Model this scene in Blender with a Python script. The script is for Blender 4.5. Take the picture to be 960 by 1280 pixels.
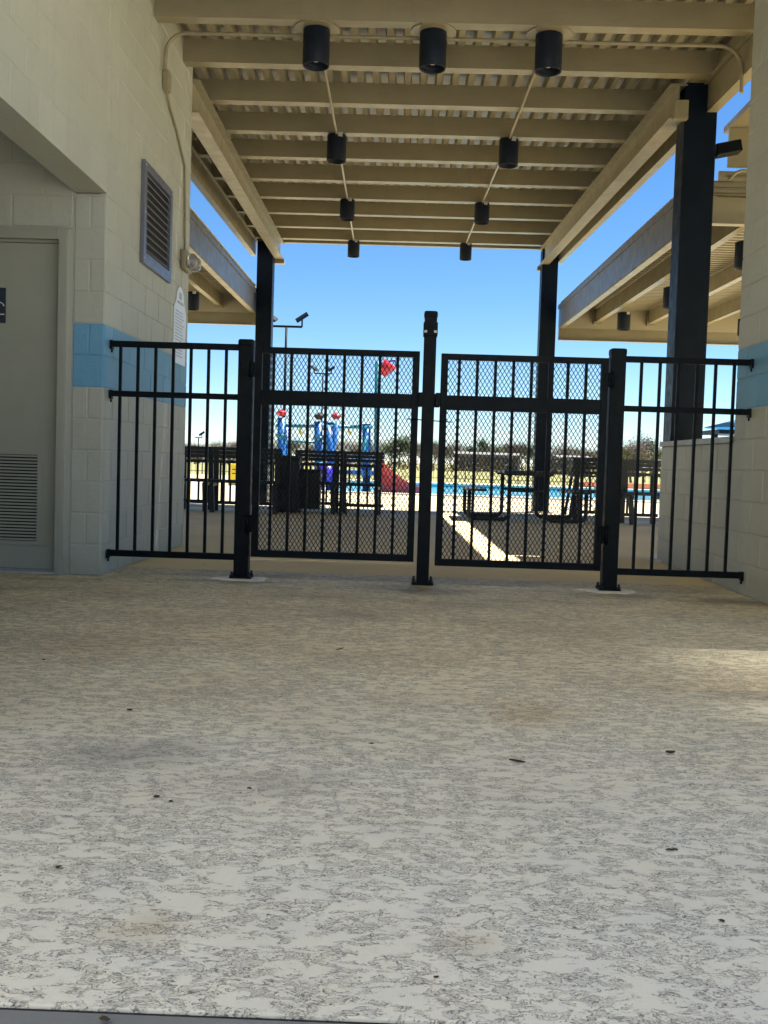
import bpy, bmesh, math, random
from mathutils import Vector, Matrix
R = math.radians
random.seed(7)
scene = bpy.context.scene
for o in list(bpy.data.objects): bpy.data.objects.remove(o)
COL = scene.collection

# ------------------------------------------------------------------ camera
CAM_H = 0.81
yaw, pitch, roll = R(-1.0251), R(-2.7837), R(1.7679)
F = Vector((math.sin(yaw)*math.cos(pitch), math.cos(yaw)*math.cos(pitch), math.sin(pitch)))
R0 = Vector((math.cos(yaw), -math.sin(yaw), 0)); U0 = R0.cross(F)
RR = R0*math.cos(roll) + U0*math.sin(roll); UU = -R0*math.sin(roll) + U0*math.cos(roll)
cam_d = bpy.data.cameras.new('camera'); cam = bpy.data.objects.new('camera', cam_d); COL.objects.link(cam)
cam_d.sensor_fit = 'VERTICAL'; cam_d.sensor_height = 36; cam_d.lens = 36*1290/1280
cam_d.clip_start = 0.05; cam_d.clip_end = 3000
m = Matrix((RR, UU, -F)).transposed().to_4x4(); m.translation = (0, 0, CAM_H); cam.matrix_world = m
scene.camera = cam

# ------------------------------------------------------------------ light
SUN = Vector((0.474, 0.20, 1.0)).normalized()
elev = math.asin(SUN.z); azim = math.atan2(SUN.x, SUN.y)
w = bpy.data.worlds.new('World'); scene.world = w; w.use_nodes = True
nt = w.node_tree; bg = nt.nodes['Background']
sky = nt.nodes.new('ShaderNodeTexSky'); sky.sky_type = 'NISHITA'; sky.sun_disc = False
sky.sun_elevation = elev; sky.sun_rotation = azim
sky.air_density = 0.75; sky.dust_density = 0.0; sky.ozone_density = 4.0; sky.altitude = 0
hs = nt.nodes.new('ShaderNodeHueSaturation'); hs.inputs['Saturation'].default_value = 1.2; hs.inputs['Value'].default_value = .98
nt.links.new(sky.outputs[0], hs.inputs['Color']); nt.links.new(hs.outputs[0], bg.inputs[0]); bg.inputs[1].default_value = 0.055
sd = bpy.data.lights.new('sun', 'SUN'); so = bpy.data.objects.new('sun', sd); COL.objects.link(so)
sd.energy = 5.0; sd.angle = R(0.5); sd.color = (1.0, 0.95, 0.86)
so.rotation_euler = (-SUN).to_track_quat('-Z', 'Y').to_euler(); so.location = (20, 10, 40)
scene.view_settings.view_transform = 'Standard'; scene.view_settings.look = 'None'
scene.view_settings.gamma = 1; scene.view_settings.exposure = 1.8
scene.render.engine = 'CYCLES'
scene.render.resolution_x = 768; scene.render.resolution_y = 1024
scene.cycles.max_bounces = 10; scene.cycles.diffuse_bounces = 7

# ------------------------------------------------------------------ materials
class NT:
    def __init__(s, name):
        s.m = bpy.data.materials.new(name); s.m.use_nodes = True
        s.t = s.m.node_tree; s.b = s.t.nodes['Principled BSDF']
    def n(s, t, **kw):
        x = s.t.nodes.new('ShaderNode'+t)
        for k, v in kw.items():
            if k.startswith('i_'): 
                key = k[2:]; key = int(key) if key.isdigit() else key
                x.inputs[key].default_value = v
            else: setattr(x, k, v)
        return x
    def l(s, a, b): s.t.links.new(a, b)
    def coords(s, kind='Object'):
        if kind == 'World': return s.n('NewGeometry').outputs['Position']
        return s.n('TexCoord').outputs[kind]
    def mapping(s, vec, scale):
        mp = s.n('Mapping'); mp.inputs['Scale'].default_value = scale; s.l(vec, mp.inputs[0]); return mp.outputs[0]
    def noise(s, vec, scale, detail=4, rough=.55, dist=0):
        x = s.n('TexNoise'); x.inputs['Scale'].default_value = scale; x.inputs['Detail'].default_value = detail
        x.inputs['Roughness'].default_value = rough; x.inputs['Distortion'].default_value = dist
        s.l(vec, x.inputs['Vector']); return x.outputs['Fac']
    def ramp(s, fac, stops):
        r = s.n('ValToRGB'); el = r.color_ramp.elements
        while len(el) < len(stops): el.new(.5)
        for e, (p, c) in zip(el, stops):
            e.position = p; e.color = (c, c, c, 1) if not hasattr(c, '__len__') else (*c, 1)
        s.l(fac, r.inputs[0]); return r.outputs[0]
    def mix(s, a, b, fac, mode='MIX'):
        x = s.n('Mix', data_type='RGBA', blend_type=mode)
        for v, i in ((fac, 0), (a, 6), (b, 7)):
            if hasattr(v, 'is_linked'): s.l(v, x.inputs[i])
            elif i == 0: x.inputs[0].default_value = v
            else: x.inputs[i].default_value = (*v, 1)
        return x.outputs[2]
    def math(s, op, a, b=0, c=None):
        x = s.n('Math', operation=op)
        for i, v in enumerate((a, b) if c is None else (a, b, c)):
            if hasattr(v, 'is_linked'): s.l(v, x.inputs[i])
            else: x.inputs[i].default_value = v
        return x.outputs[0]
    def bump(s, h, strength=.3, dist=.01, prev=None):
        x = s.n('Bump'); x.inputs['Strength'].default_value = strength; x.inputs['Distance'].default_value = dist
        s.l(h, x.inputs['Height'])
        if prev: s.l(prev, x.inputs['Normal'])
        return x.outputs[0]
    def out(s, col=None, rough=.6, nrm=None, metal=0, spec=None):
        b = s.b
        if col is not None:
            if hasattr(col, 'is_linked'): s.l(col, b.inputs['Base Color'])
            else: b.inputs['Base Color'].default_value = (*col, 1)
        if hasattr(rough, 'is_linked'): s.l(rough, b.inputs['Roughness'])
        else: b.inputs['Roughness'].default_value = rough
        if nrm: s.l(nrm, b.inputs['Normal'])
        b.inputs['Metallic'].default_value = metal
        if spec is not None: b.inputs['Specular IOR Level'].default_value = spec
        return s.m

def paint(name, col, rough=.45, var=.12, scale=6, bump=.08, bscale=120, dirt=0.0, spec=None):
    k = NT(name); P = k.coords('World')
    n1 = k.noise(P, scale, 5, .6)
    lo = tuple(c*(1-var) for c in col); hi = tuple(min(1, c*(1+var)) for c in col)
    c = k.ramp(n1, [(.3, lo), (.7, hi)])
    if dirt:
        st = k.noise(k.mapping(P, (9, 9, .8)), 1.0, 5, .7)
        c = k.mix(c, tuple(x*.55 for x in col), k.math('MULTIPLY', k.ramp(st, [(.55, 0), (.8, 1)]), dirt))
    if dirt and name == 'tan_steel':
        ru = k.math('MULTIPLY', k.ramp(k.noise(P, 38, 5, .75), [(.66, 0), (.72, 1)]), k.ramp(k.noise(P, 1.7, 4, .6), [(.5, 0), (.68, 1)]))
        c = k.mix(c, (.16, .075, .03), k.math('MULTIPLY', ru, .6))
        du = k.ramp(k.noise(k.mapping(P, (1.2, 1.2, 5)), 2.5, 6, .7), [(.5, 0), (.75, 1)])
        c = k.mix(c, (.20, .165, .10), k.math('MULTIPLY', du, .4))
    nb = k.bump(k.noise(P, bscale, 3), bump, .003)
    r = k.ramp(k.noise(P, scale*2.3, 3), [(.3, max(.05, rough-.08)), (.7, rough+.1)])
    return k.out(c, r, nb, spec=spec)

def block_paint(name, col):
    k = NT(name); P = k.coords('World')
    oi = k.n('ObjectInfo').outputs['Random']
    n1 = k.noise(P, 2.2, 5, .6); n2 = k.noise(P, 30, 4, .6)
    c = k.ramp(n1, [(.3, tuple(x*.9 for x in col)), (.7, tuple(min(1, x*1.06) for x in col))])
    c = k.mix(c, k.ramp(oi, [(0, tuple(x*.93 for x in col)), (1, tuple(x*1.05 for x in col))]), .5)
    c = k.mix(c, tuple(x*.8 for x in col), k.math('MULTIPLY', k.ramp(n2, [(.5, 0), (.8, 1)]), .35))
    st = k.noise(k.mapping(P, (11, 11, .9)), 1.0, 5, .7)
    c = k.mix(c, (col[0]*.6, col[1]*.58, col[2]*.5), k.math('MULTIPLY', k.ramp(st, [(.56, 0), (.8, 1)]), .35))
    # splash-back grime with its own ragged edge near the floor
    z = k.n('SeparateXYZ'); k.l(P, z.inputs[0])
    g = k.math('ADD', z.outputs[2], k.math('MULTIPLY', k.noise(P, 5, 5, .7), .35))
    c = k.mix(c, (col[0]*.62, col[1]*.6, col[2]*.55), k.math('MULTIPLY', k.ramp(g, [(.12, 1), (.36, 0)]), .6))
    h = k.math('ADD', k.noise(P, 160, 4, .7), k.math('MULTIPLY', k.noise(P, 26, 4, .6), 1.6))
    return k.out(c, .58, k.bump(h, .6, .005))

M = {}
M['block'] = block_paint('block_paint', (.455, .458, .385))
M['render'] = paint('bounce_wall_pale', (.66, .62, .53), .8, .06, 1.2, .2, 60)
M['blue_block'] = block_paint('blue_block_paint', (.145, .355, .54))
M['tan'] = paint('tan_steel', (.28, .243, .152), .42, .08, 3, .06, dirt=.25)
M['deck'] = paint('roof_deck_paint', (.35, .315, .225), .4, .06, 3, .04)
M['fascia'] = paint('grey_fascia', (.13, .13, .145), .4, .08, 3, .05)
M['navy'] = paint('dark_column_paint', (.003, .008, .017), .45, .2, 5, .08, spec=.15)
M['can'] = paint('light_can_paint', (.007, .012, .024), .5, .2, 8, .08, spec=.25)
M['black'] = paint('black_powder_coat', (.003, .0055, .008), .5, .25, 9, .12, 400, spec=.12)
M['furn'] = paint('dark_recycled_board', (.008, .012, .015), .5, .3, 12, .2)
M['galv'] = paint('galvanised_steel', (.5, .5, .5), .35, .1, 20, .1)
M['vent'] = paint('vent_metal', (.13, .135, .17), .35, .08, 6, .05)
M['dark'] = paint('dark_void', (.012, .012, .014), .8)
M['door'] = paint('door_paint', (.34, .34, .275), .42, .05, 2.5, .05, dirt=.15)
M['white'] = paint('white_plastic', (.78, .78, .76), .35, .03, 6, .02)
M['ink'] = paint('sign_print', (.42, .45, .52), .6)
M['signblue'] = paint('sign_navy', (.02, .03, .05), .5)
M['grout'] = paint('pale_grout', (.78, .75, .66), .8, .15, 30, .4, 90)
M['twig'] = paint('dark_twig', (.03, .022, .015), .8, .3, 60, .4)
M['leafdead'] = paint('dead_leaf', (.045, .03, .02), .8, .3, 60, .4)
M['toyblue'] = paint('toy_blue', (.022, .13, .40), .3, .06, 4, .02)
M['toyteal'] = paint('toy_teal', (.02, .17, .24), .3, .06, 4, .02)
M['toyred'] = paint('toy_red', (.52, .03, .04), .3, .06, 4, .02)
M['toyviolet'] = paint('toy_violet', (.035, .02, .42), .3, .06, 4, .02)
M['toyyellow'] = paint('toy_yellow', (.75, .55, .02), .35, .06, 4, .02)
M['coping'] = paint('pool_coping', (.66, .64, .58), .7, .08, 4, .2)
M['coral'] = paint('coral_coping', (.62, .26, .16), .7, .1, 4, .2)
M['pooltile'] = paint('pool_plaster', (.18, .52, .68), .5, .05, 2, .02)
M['canvas'] = paint('blue_canvas', (.10, .25, .40), .8, .08, 3, .1)
M['roofpale'] = paint('pale_metal_roof', (.15, .145, .14), .8, .05, 1, .05)
M['housewall'] = paint('house_wall', (.09, .075, .065), .9, .1, 1, .1)
M['bark'] = paint('bark', (.10, .08, .06), .9, .25, 8, .5, 30)
def crown_mat(name, c1, c2):
    k = NT(name); oi = k.noise(k.coords('World'), 1.3, 3)
    k.out(k.ramp(oi, [(.3, c1), (.7, c2)]), .8); return k.m
M['bare'] = crown_mat('bare_twigs', (.085, .065, .05), (.16, .125, .10))
M['olive'] = crown_mat('olive_leaves', (.09, .10, .03), (.17, .17, .05))
M['green'] = crown_mat('green_leaves', (.035, .06, .02), (.08, .11, .035))

def lens_mat():
    k = NT('clear_lens'); k.b.inputs['Transmission Weight'].default_value = .85
    return k.out((.95, .95, .95), .08)
M['lens'] = lens_mat()
M['railgrey'] = paint('grey_rail', (.10, .10, .10), .6)
def panel_mat():
    k = NT('solar_glass'); return k.out((.02, .025, .04), .12)
M['panel'] = panel_mat()

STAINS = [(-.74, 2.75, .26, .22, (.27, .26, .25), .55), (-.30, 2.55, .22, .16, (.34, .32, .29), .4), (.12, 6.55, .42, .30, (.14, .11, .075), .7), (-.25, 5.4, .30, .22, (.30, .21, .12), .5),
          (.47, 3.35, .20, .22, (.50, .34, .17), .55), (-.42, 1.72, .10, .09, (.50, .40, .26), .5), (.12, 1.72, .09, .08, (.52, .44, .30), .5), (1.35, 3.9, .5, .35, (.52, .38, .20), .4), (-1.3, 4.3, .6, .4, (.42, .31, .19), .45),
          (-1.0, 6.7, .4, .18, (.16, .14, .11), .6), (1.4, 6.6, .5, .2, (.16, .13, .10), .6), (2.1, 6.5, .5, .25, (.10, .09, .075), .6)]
def floor_mat():
    k = NT('knockdown_concrete'); P = k.coords('World')
    # skip-trowel texture: pale flattened islands, rough hollows with a dark ragged rim between them
    Pm = k.mapping(P, (.70, 1.2, 1))
    n1 = k.noise(Pm, 21, 4, .62, .5)
    n2 = k.noise(Pm, 52, 2.5, .62, .9)
    n3 = k.noise(P, 330, 2, .7)
    n4 = k.noise(P, 150, 3, .7)
    zone = k.noise(P, 2.1, 4, .6)
    cl = k.math('ADD', k.math('MULTIPLY', n1, .75), k.math('MULTIPLY', zone, .25))
    cl = k.math('ADD', cl, k.math('MULTIPLY', k.math('SUBTRACT', n4, .5), .05))
    cluster = k.ramp(cl, [(.49, 1), (.53, 0)])
    low = k.ramp(n2, [(.495, 1), (.515, 0)])
    hollow = k.math('MULTIPLY', cluster, low)
    iso = k.ramp(n2, [(.458, 0), (.484, 1), (.510, 1), (.536, 0)])
    dots = k.math('MULTIPLY', k.ramp(k.noise(P, 210, 2, .6), [(.56, 0), (.64, 1)]), cluster)
    rim = k.math('MULTIPLY', iso, k.ramp(cl, [(.51, 1), (.55, 0)]))
    grit = k.ramp(n3, [(.40, 0), (.60, 1)])
    grit2 = k.ramp(n4, [(.47, 0), (.60, 1)])
    base = k.ramp(k.noise(P, .9, 6, .6), [(.25, (.73, .70, .60)), (.5, (.80, .77, .665)), (.75, (.85, .82, .72))])
    base = k.mix(base, (.66, .66, .62), k.math('MULTIPLY', k.ramp(k.noise(P, 7, 5, .6), [(.45, 0), (.7, 1)]), .5))
    xyz = k.n('SeparateXYZ'); k.l(P, xyz.inputs[0])
    # tan floor tone, lightened toward the gate against weak light there, with noisy edges
    toward = k.n('MapRange'); toward.interpolation_type = 'SMOOTHSTEP'
    k.l(k.math('ADD', xyz.outputs[1], k.math('MULTIPLY', k.math('SUBTRACT', k.noise(P, .8, 5, .6), .5), 2.2)), toward.inputs[0])
    toward.inputs[1].default_value = 1.8; toward.inputs[2].default_value = 4.6
    st = k.math('MULTIPLY', k.ramp(k.noise(P, 1.1, 7, .68), [(.42, 0), (.70, 1)]), k.math('ADD', k.math('MULTIPLY', toward.outputs[0], .7), .22))
    c = k.mix(base, (.86, .74, .49), k.math('MULTIPLY', toward.outputs[0], .85))
    c = k.mix(c, (.52, .40, .24), k.math('MULTIPLY', st, .6))
    st2 = k.ramp(k.noise(P, 2.3, 6, .7), [(.58, 0), (.74, 1)])
    c = k.mix(c, (.30, .29, .27), k.math('MULTIPLY', st2, .42))
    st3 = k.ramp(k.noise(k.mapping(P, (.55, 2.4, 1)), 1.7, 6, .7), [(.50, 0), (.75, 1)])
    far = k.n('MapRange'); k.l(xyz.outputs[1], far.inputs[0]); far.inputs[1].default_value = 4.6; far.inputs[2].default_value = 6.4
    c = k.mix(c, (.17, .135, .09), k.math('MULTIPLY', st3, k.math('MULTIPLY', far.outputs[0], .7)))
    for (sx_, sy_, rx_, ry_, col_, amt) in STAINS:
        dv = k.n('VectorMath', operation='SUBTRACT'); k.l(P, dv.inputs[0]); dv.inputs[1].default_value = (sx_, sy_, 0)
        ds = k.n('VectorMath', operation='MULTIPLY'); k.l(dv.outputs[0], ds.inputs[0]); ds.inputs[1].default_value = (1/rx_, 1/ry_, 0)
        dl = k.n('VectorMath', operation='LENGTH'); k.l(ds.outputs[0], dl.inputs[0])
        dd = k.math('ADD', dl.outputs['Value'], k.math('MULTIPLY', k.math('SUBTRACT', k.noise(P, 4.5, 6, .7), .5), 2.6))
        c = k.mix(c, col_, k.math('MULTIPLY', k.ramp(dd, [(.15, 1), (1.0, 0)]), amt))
    cs = k.ramp(k.noise(k.mapping(P, (.55, 1.5, 1)), 34, 5, .72, .3), [(.53, 0), (.60, 1)])
    nearer = k.n('MapRange'); k.l(xyz.outputs[1], nearer.inputs[0]); nearer.inputs[1].default_value = 2.3; nearer.inputs[2].default_value = 4.2
    c = k.mix(c, (.17, .15, .115), k.math('MULTIPLY', cs, k.math('MULTIPLY', nearer.outputs[0], .42)))
    fill = k.math('MULTIPLY', hollow, k.math('ADD', .10, k.math('MULTIPLY', grit, .26)))
    c = k.mix(c, (.20, .19, .165), fill)
    rm = k.math('MULTIPLY', rim, k.math('ADD', k.math('MULTIPLY', grit2, .42), .42))
    c = k.mix(c, (.06, .056, .048), rm)
    c = k.mix(c, (.09, .085, .075), k.math('MULTIPLY', dots, .6))
    spk = k.ramp(k.noise(P, 380, 2, .5), [(.70, 0), (.76, 1)])
    c = k.mix(c, (.12, .11, .095), k.math('MULTIPLY', spk, .5))
    hh = k.math('SUBTRACT', k.math('MULTIPLY', n3, .3), hollow)
    nb = k.bump(hh, .6, .003)
    nb = k.bump(k.noise(P, 70, 4, .6), .14, .004, nb)
    return k.out(c, .62, nb, spec=.3)
M['floor'] = floor_mat()

def concrete(name, c1, c2, rough=.8):
    k = NT(name); P = k.coords('World')
    c = k.ramp(k.noise(P, .7, 7, .62), [(.3, c1), (.7, c2)])
    c = k.mix(c, tuple(x*.6 for x in c1), k.math('MULTIPLY', k.ramp(k.noise(P, 3.1, 6, .7), [(.58, 0), (.75, 1)]), .4))
    return k.out(c, rough, k.bump(k.noise(P, 90, 4, .6), .3, .004))
M['deckfloor'] = concrete('pool_deck_concrete', (.42, .345, .205), (.50, .42, .26))
M['covered'] = concrete('covered_concrete', (.25, .215, .165), (.34, .295, .225))
M['apron'] = concrete('apron_concrete', (.42, .41, .38), (.52, .51, .47))
M['gutter'] = concrete('gutter_concrete', (.17, .178, .178), (.23, .238, .235))
M['walk'] = concrete('covered_walk_concrete', (.70, .55, .29), (.82, .67, .38))
def grass_mat():
    k = NT('dry_grass'); P = k.coords('World')
    c = k.ramp(k.noise(P, .12, 6, .7), [(.3, (.16, .15, .05)), (.55, (.22, .21, .07)), (.75, (.11, .14, .04))])
    return k.out(c, .9, k.bump(k.noise(P, 25, 4), .8, .05))
M['grass'] = grass_mat()
def water_mat():
    k = NT('pool_water'); P = k.coords('World')
    n = k.noise(k.mapping(P, (1, 1, 1)), 2.2, 4, .6, .4)
    return k.out((.03, .34, .50), .04, k.bump(n, .25, .05))
M['water'] = water_mat()

# ------------------------------------------------------------------ mesh helpers
class MB:
    def __init__(s): s.b = bmesh.new()
    def box(s, x0, x1, y0, y1, z0, z1, rot=None, bevel=0):
        g = bmesh.ops.create_cube(s.b, size=1)['verts']
        mt = Matrix.Translation(((x0+x1)/2, (y0+y1)/2, (z0+z1)/2)) @ Matrix.Diagonal((abs(x1-x0), abs(y1-y0), abs(z1-z0), 1))
        if rot is not None: mt = rot @ mt
        bmesh.ops.transform(s.b, matrix=mt, verts=g)
        if bevel:
            es = list({e for v in g for e in v.link_edges})
            bmesh.ops.bevel(s.b, geom=es, offset=bevel, segments=2, affect='EDGES', profile=.6)
        return s
    def beam(s, a, b, w, h, up=(0, 0, 1), bevel=0):
        """rectangular bar from a to b, w wide (across) and h along up"""
        a = Vector(a); b = Vector(b); d = (b-a); L = d.length; d.normalize()
        side = d.cross(Vector(up)).normalized(); u = side.cross(d)
        mt = Matrix((side, d, u)).transposed().to_4x4(); mt.translation = (a+b)/2
        g = bmesh.ops.create_cube(s.b, size=1)['verts']
        bmesh.ops.transform(s.b, matrix=mt @ Matrix.Diagonal((w, L, h, 1)), verts=g)
        if bevel:
            es = list({e for v in g for e in v.link_edges})
            bmesh.ops.bevel(s.b, geom=es, offset=bevel, segments=2, affect='EDGES')
        return s
    def tube(s, pts, r, seg=10, cap=True):
        pts = [Vector(p) for p in pts]; rings = []
        prev_n = None
        for i, p in enumerate(pts):
            if i == 0: d = pts[1]-pts[0]
            elif i == len(pts)-1: d = pts[-1]-pts[-2]
            else: d = (pts[i+1]-p).normalized() + (p-pts[i-1]).normalized()
            d.normalize()
            if prev_n is None:
                n = d.cross(Vector((0, 0, 1)))
                if n.length < 1e-3: n = d.cross(Vector((1, 0, 0)))
            else: n = prev_n - d*prev_n.dot(d)
            n.normalize(); prev_n = n; bb = d.cross(n)
            rr = r[i] if hasattr(r, '__len__') else r
            rings.append([s.b.verts.new(p + (n*math.cos(2*math.pi*k/seg) + bb*math.sin(2*math.pi*k/seg))*rr) for k in range(seg)])
        for a, c in zip(rings, rings[1:]):
            for k in range(seg):
                f = s.b.faces.new((a[k], a[(k+1) % seg], c[(k+1) % seg], c[k])); f.smooth = True
        if cap:
            s.b.faces.new(rings[0][::-1]); s.b.faces.new(rings[-1])
        return s
    def lathe(s, prof, c=(0, 0, 0), seg=20):
        rings = []
        for r_, z in prof:
            rings.append([s.b.verts.new((c[0]+r_*math.cos(2*math.pi*k/seg), c[1]+r_*math.sin(2*math.pi*k/seg), c[2]+z)) for k in range(seg)])
        for a, d in zip(rings, rings[1:]):
            for k in range(seg):
                f = s.b.faces.new((a[k], a[(k+1) % seg], d[(k+1) % seg], d[k])); f.smooth = True
        s.b.faces.new(rings[0][::-1]); s.b.faces.new(rings[-1])
        return s
    def prism(s, poly, y0, y1, axis='Y'):
        """polygon in (x,z) extruded along y (or (y,z) along x)"""
        def P(a, b, t): return (a, t, b) if axis == 'Y' else (t, a, b)
        A = [s.b.verts.new(P(a, b, y0)) for a, b in poly]; B = [s.b.verts.new(P(a, b, y1)) for a, b in poly]
        s.b.faces.new(A); s.b.faces.new(B[::-1])
        for i in range(len(poly)):
            j = (i+1) % len(poly); s.b.faces.new((A[j], A[i], B[i], B[j]))
        return s
    def quad(s, *v):
        s.b.faces.new([s.b.verts.new(p) for p in v]); return s
    def mesh(s, name, mat):
        bmesh.ops.recalc_face_normals(s.b, faces=s.b.faces)
        me = bpy.data.meshes.new(name); s.b.to_mesh(me); s.b.free()
        me.materials.append(M[mat]); return me
    def obj(s, name, mat, parent=None, loc=None):
        return link(name, s.mesh(name, mat), parent, loc)
def link(name, me, parent=None, loc=None, rot=None):
    o = bpy.data.objects.new(name, me); COL.objects.link(o)
    if parent is not None: o.parent = parent
    if loc is not None: o.location = loc
    if rot is not None: o.rotation_euler = rot
    return o
def tag(o, label=None, cat=None, group=None, kind=None):
    for k, v in (('label', label), ('category', cat), ('group', group), ('kind', kind)):
        if v: o[k] = v
    return o
def thing(name, label, cat, loc=(0, 0, 0), group=None, rz=0):
    o = bpy.data.objects.new(name, None); o.empty_display_size = .1; COL.objects.link(o)
    o.location = loc; o.rotation_euler = (0, 0, rz)
    return tag(o, label, cat, group)
def dup(root, loc, label, rz=None, scale=None):
    r = root.copy(); COL.objects.link(r); r.location = loc; r['label'] = label
    if rz is not None: r.rotation_euler = (0, 0, rz)
    if scale is not None: r.scale = scale
    for ch in list(root.children):
        c = ch.copy(); COL.objects.link(c); c.parent = r
        for g in ch.children:
            d = g.copy(); COL.objects.link(d); d.parent = c
    return r

# ------------------------------------------------------------------ ground
SLAB0 = 1.466
b = MB()
POOL = (-2.3, 24.0, 26.3, 41.0)
xs = [-600, POOL[0]-.3, POOL[1]+.3, 600]; ys = [-200, POOL[2]-.3, POOL[3]+.3, 1500]
for i in range(3):
    for j in range(3):
        if i == 1 and j == 1: continue
        b.quad((xs[i], ys[j], -.03), (xs[i+1], ys[j], -.03), (xs[i+1], ys[j+1], -.03), (xs[i], ys[j+1], -.03))
tag(b.obj('ground', 'grass'), kind='structure')
b = MB()
xs = [-45, POOL[0]-.3, POOL[1]+.3, 45]; ys = [15.2, POOL[2]-.3, POOL[3]+.3, 46.5]
for i in range(3):
    for j in range(3):
        if i == 1 and j == 1: continue
        b.quad((xs[i], ys[j], -.012), (xs[i+1], ys[j], -.012), (xs[i+1], ys[j+1], -.012), (xs[i], ys[j+1], -.012))
tag(b.obj('pool_deck', 'deckfloor'), kind='structure')
b = MB(); b.quad((-14, 7.35, -.004), (14, 7.35, -.004), (14, 16.4, -.004), (-14, 16.4, -.004))
tag(b.obj('covered_walk', 'walk'), kind='structure')
b = MB(); b.box(-9, 9, SLAB0, 7.342, -.16, 0, bevel=.0025)
tag(b.obj('floor', 'floor'), kind='structure')
b = MB(); b.quad((-60, -40, -.022), (60, -40, -.022), (60, SLAB0+.3, -.022), (-60, SLAB0+.3, -.022))
tag(b.obj('forecourt', 'apron'), kind='structure')
b = MB(); b.box(-9, 9, SLAB0-.007, SLAB0-.001, -.1, -.006)
tag(b.obj('floor_joint', 'dark'), kind='structure')
b = MB(); b.box(-9, 9, .1, SLAB0-.008, -.15, -.004, bevel=.003)
tag(b.obj('gutter_slab', 'gutter'), kind='structure')
# pool basin + water + coping
b = MB(); x0, x1, y0, y1 = POOL
b.box(x0-.3, x0, y0-.3, y1+.3, -1.3, -.05); b.box(x1, x1+.3, y0-.3, y1+.3, -1.3, -.05)
b.box(x0, x1, y0-.3, y0, -1.3, -.05); b.box(x0, x1, y1, y1+.3, -1.3, -.05); b.box(x0-.3, x1+.3, y0-.3, y1+.3, -1.4, -1.302)
tag(b.obj('pool_basin', 'pooltile'), kind='structure')
b = MB(); b.quad((x0, y0, -.10), (x1, y0, -.10), (x1, y1, -.10), (x0, y1, -.10))
tag(b.obj('pool_water', 'water'), kind='structure')
b = MB()
b.box(x0-.32, x0+.03, y0-.32, y1+.32, -.045, .03); b.box(x1-.03, x1+.32, y0-.32, y1+.32, -.045, .03)
b.box(x0+.03, x1-.03, y0-.32, y0+.03, -.045, .03); b.box(x0+.03, x1-.03, y1-.03, y1+.32, -.045, .03)
tag(b.obj('pool_coping', 'coping'), kind='structure')

# ------------------------------------------------------------------ block walls
CO = .2065; BL = .413; J = .009
_bm = {}
def block_mesh(l, h, mat, d=.045, J=.009):
    key = (round(l, 3), round(h, 3), mat, J)
    if key not in _bm:
        q = MB(); e = J*.42; x, y, z = l-J, d, h-J
        f = [(0, 0), (x, 0), (x, z), (0, z)]
        A = [q.b.verts.new((p[0], 0, p[1])) for p in f]
        Bv = [q.b.verts.new((p[0], y-e, p[1])) for p in f]
        C = [q.b.verts.new((p[0]+(e if p[0] == 0 else -e), y, p[1]+(e if p[1] == 0 else -e))) for p in f]
        q.b.faces.new(C)
        for a, c in ((A, Bv), (Bv, C)):
            for i in range(4): q.b.faces.new((a[i], a[(i+1) % 4], c[(i+1) % 4], c[i]))
        _bm[key] = q.mesh('block', mat)
    return _bm[key]
def lay_blocks(parent, face, axis, out, u0, u1, z0, z1, co=CO, shift=0, blue=None, skip=None, anchor=None, jt=.009):
    """blocks on a wall plane. axis 'Y' (wall along y at x=face) or 'X' (wall along x at y=face); out = +-1 outward"""
    anchor = u0 if anchor is None else anchor
    row = 0; z = z0
    while z < z1-.02:
        zt = min(z+co, z1)
        off = anchor - (BL/2 if (row+shift) % 2 else 0)
        k0 = math.floor((u0-off)/BL)
        u = off + k0*BL
        while u < u1-.01:
            a, c = max(u, u0), min(u+BL, u1)
            if c-a > .03 and not (skip and skip((a+c)/2, (z+zt)/2)):
                bl = blue and blue[0] < (z+zt)/2 < blue[1]
                me = block_mesh(c-a, zt-z, 'blue_block' if bl else 'block', d=.045 if jt > .006 else .0435, J=jt)
                dz = random.uniform(-.0013, .0011)
                if axis == 'Y':
                    if out > 0: loc, rz = (face-.045+dz, c-jt/2, z+jt/2), -math.pi/2
                    else: loc, rz = (face+.045+dz, a+jt/2, z+jt/2), math.pi/2
                else:
                    if out < 0: loc, rz = (c-J/2, face+.045+dz, z+J/2), math.pi
                    else: loc, rz = (a+J/2, face-.045+dz, z+J/2), 0
                o = link('block', me, parent, loc, (0, 0, rz))
            u += BL
        z = zt; row += 1
LX, RX = -1.98, 2.275
YL, YE = 6.75, 9.30           # left wall corner beside the door, far end
BLUE = (6*CO, 8*CO)
TOPZ = 4.42
SOF = 2.50
# left corridor wall
lw = thing('block_wall', 'long painted block wall with a blue band, on the left side of the walkway', 'wall', (LX, 8, 0))
def child_boxes(par, boxes, mat, name):
    q = MB()
    ox, oy, oz = par.location
    for bx in boxes: q.box(bx[0]-ox, bx[1]-ox, bx[2]-oy, bx[3]-oy, bx[4]-oz, bx[5]-oz)
    return q.obj(name, mat, par)
class Shift:     # parent proxy that lets lay_blocks take world coordinates
    pass
def blocks_for(par, *a, **k):
    n0 = len(COL.objects)
    before = set(o.name for o in par.children)
    lay_blocks(par, *a, **k)
    for o in par.children:
        if o.name not in before: o.location = Vector(o.location) - Vector(par.location)
blocks_for(lw, LX, 'Y', 1, YL, YE, 0, TOPZ, blue=BLUE, anchor=YL)
blocks_for(lw, LX, 'Y', 1, 2.2, YL, SOF, TOPZ, anchor=YL, shift=0, jt=.005)
g = .004
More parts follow.
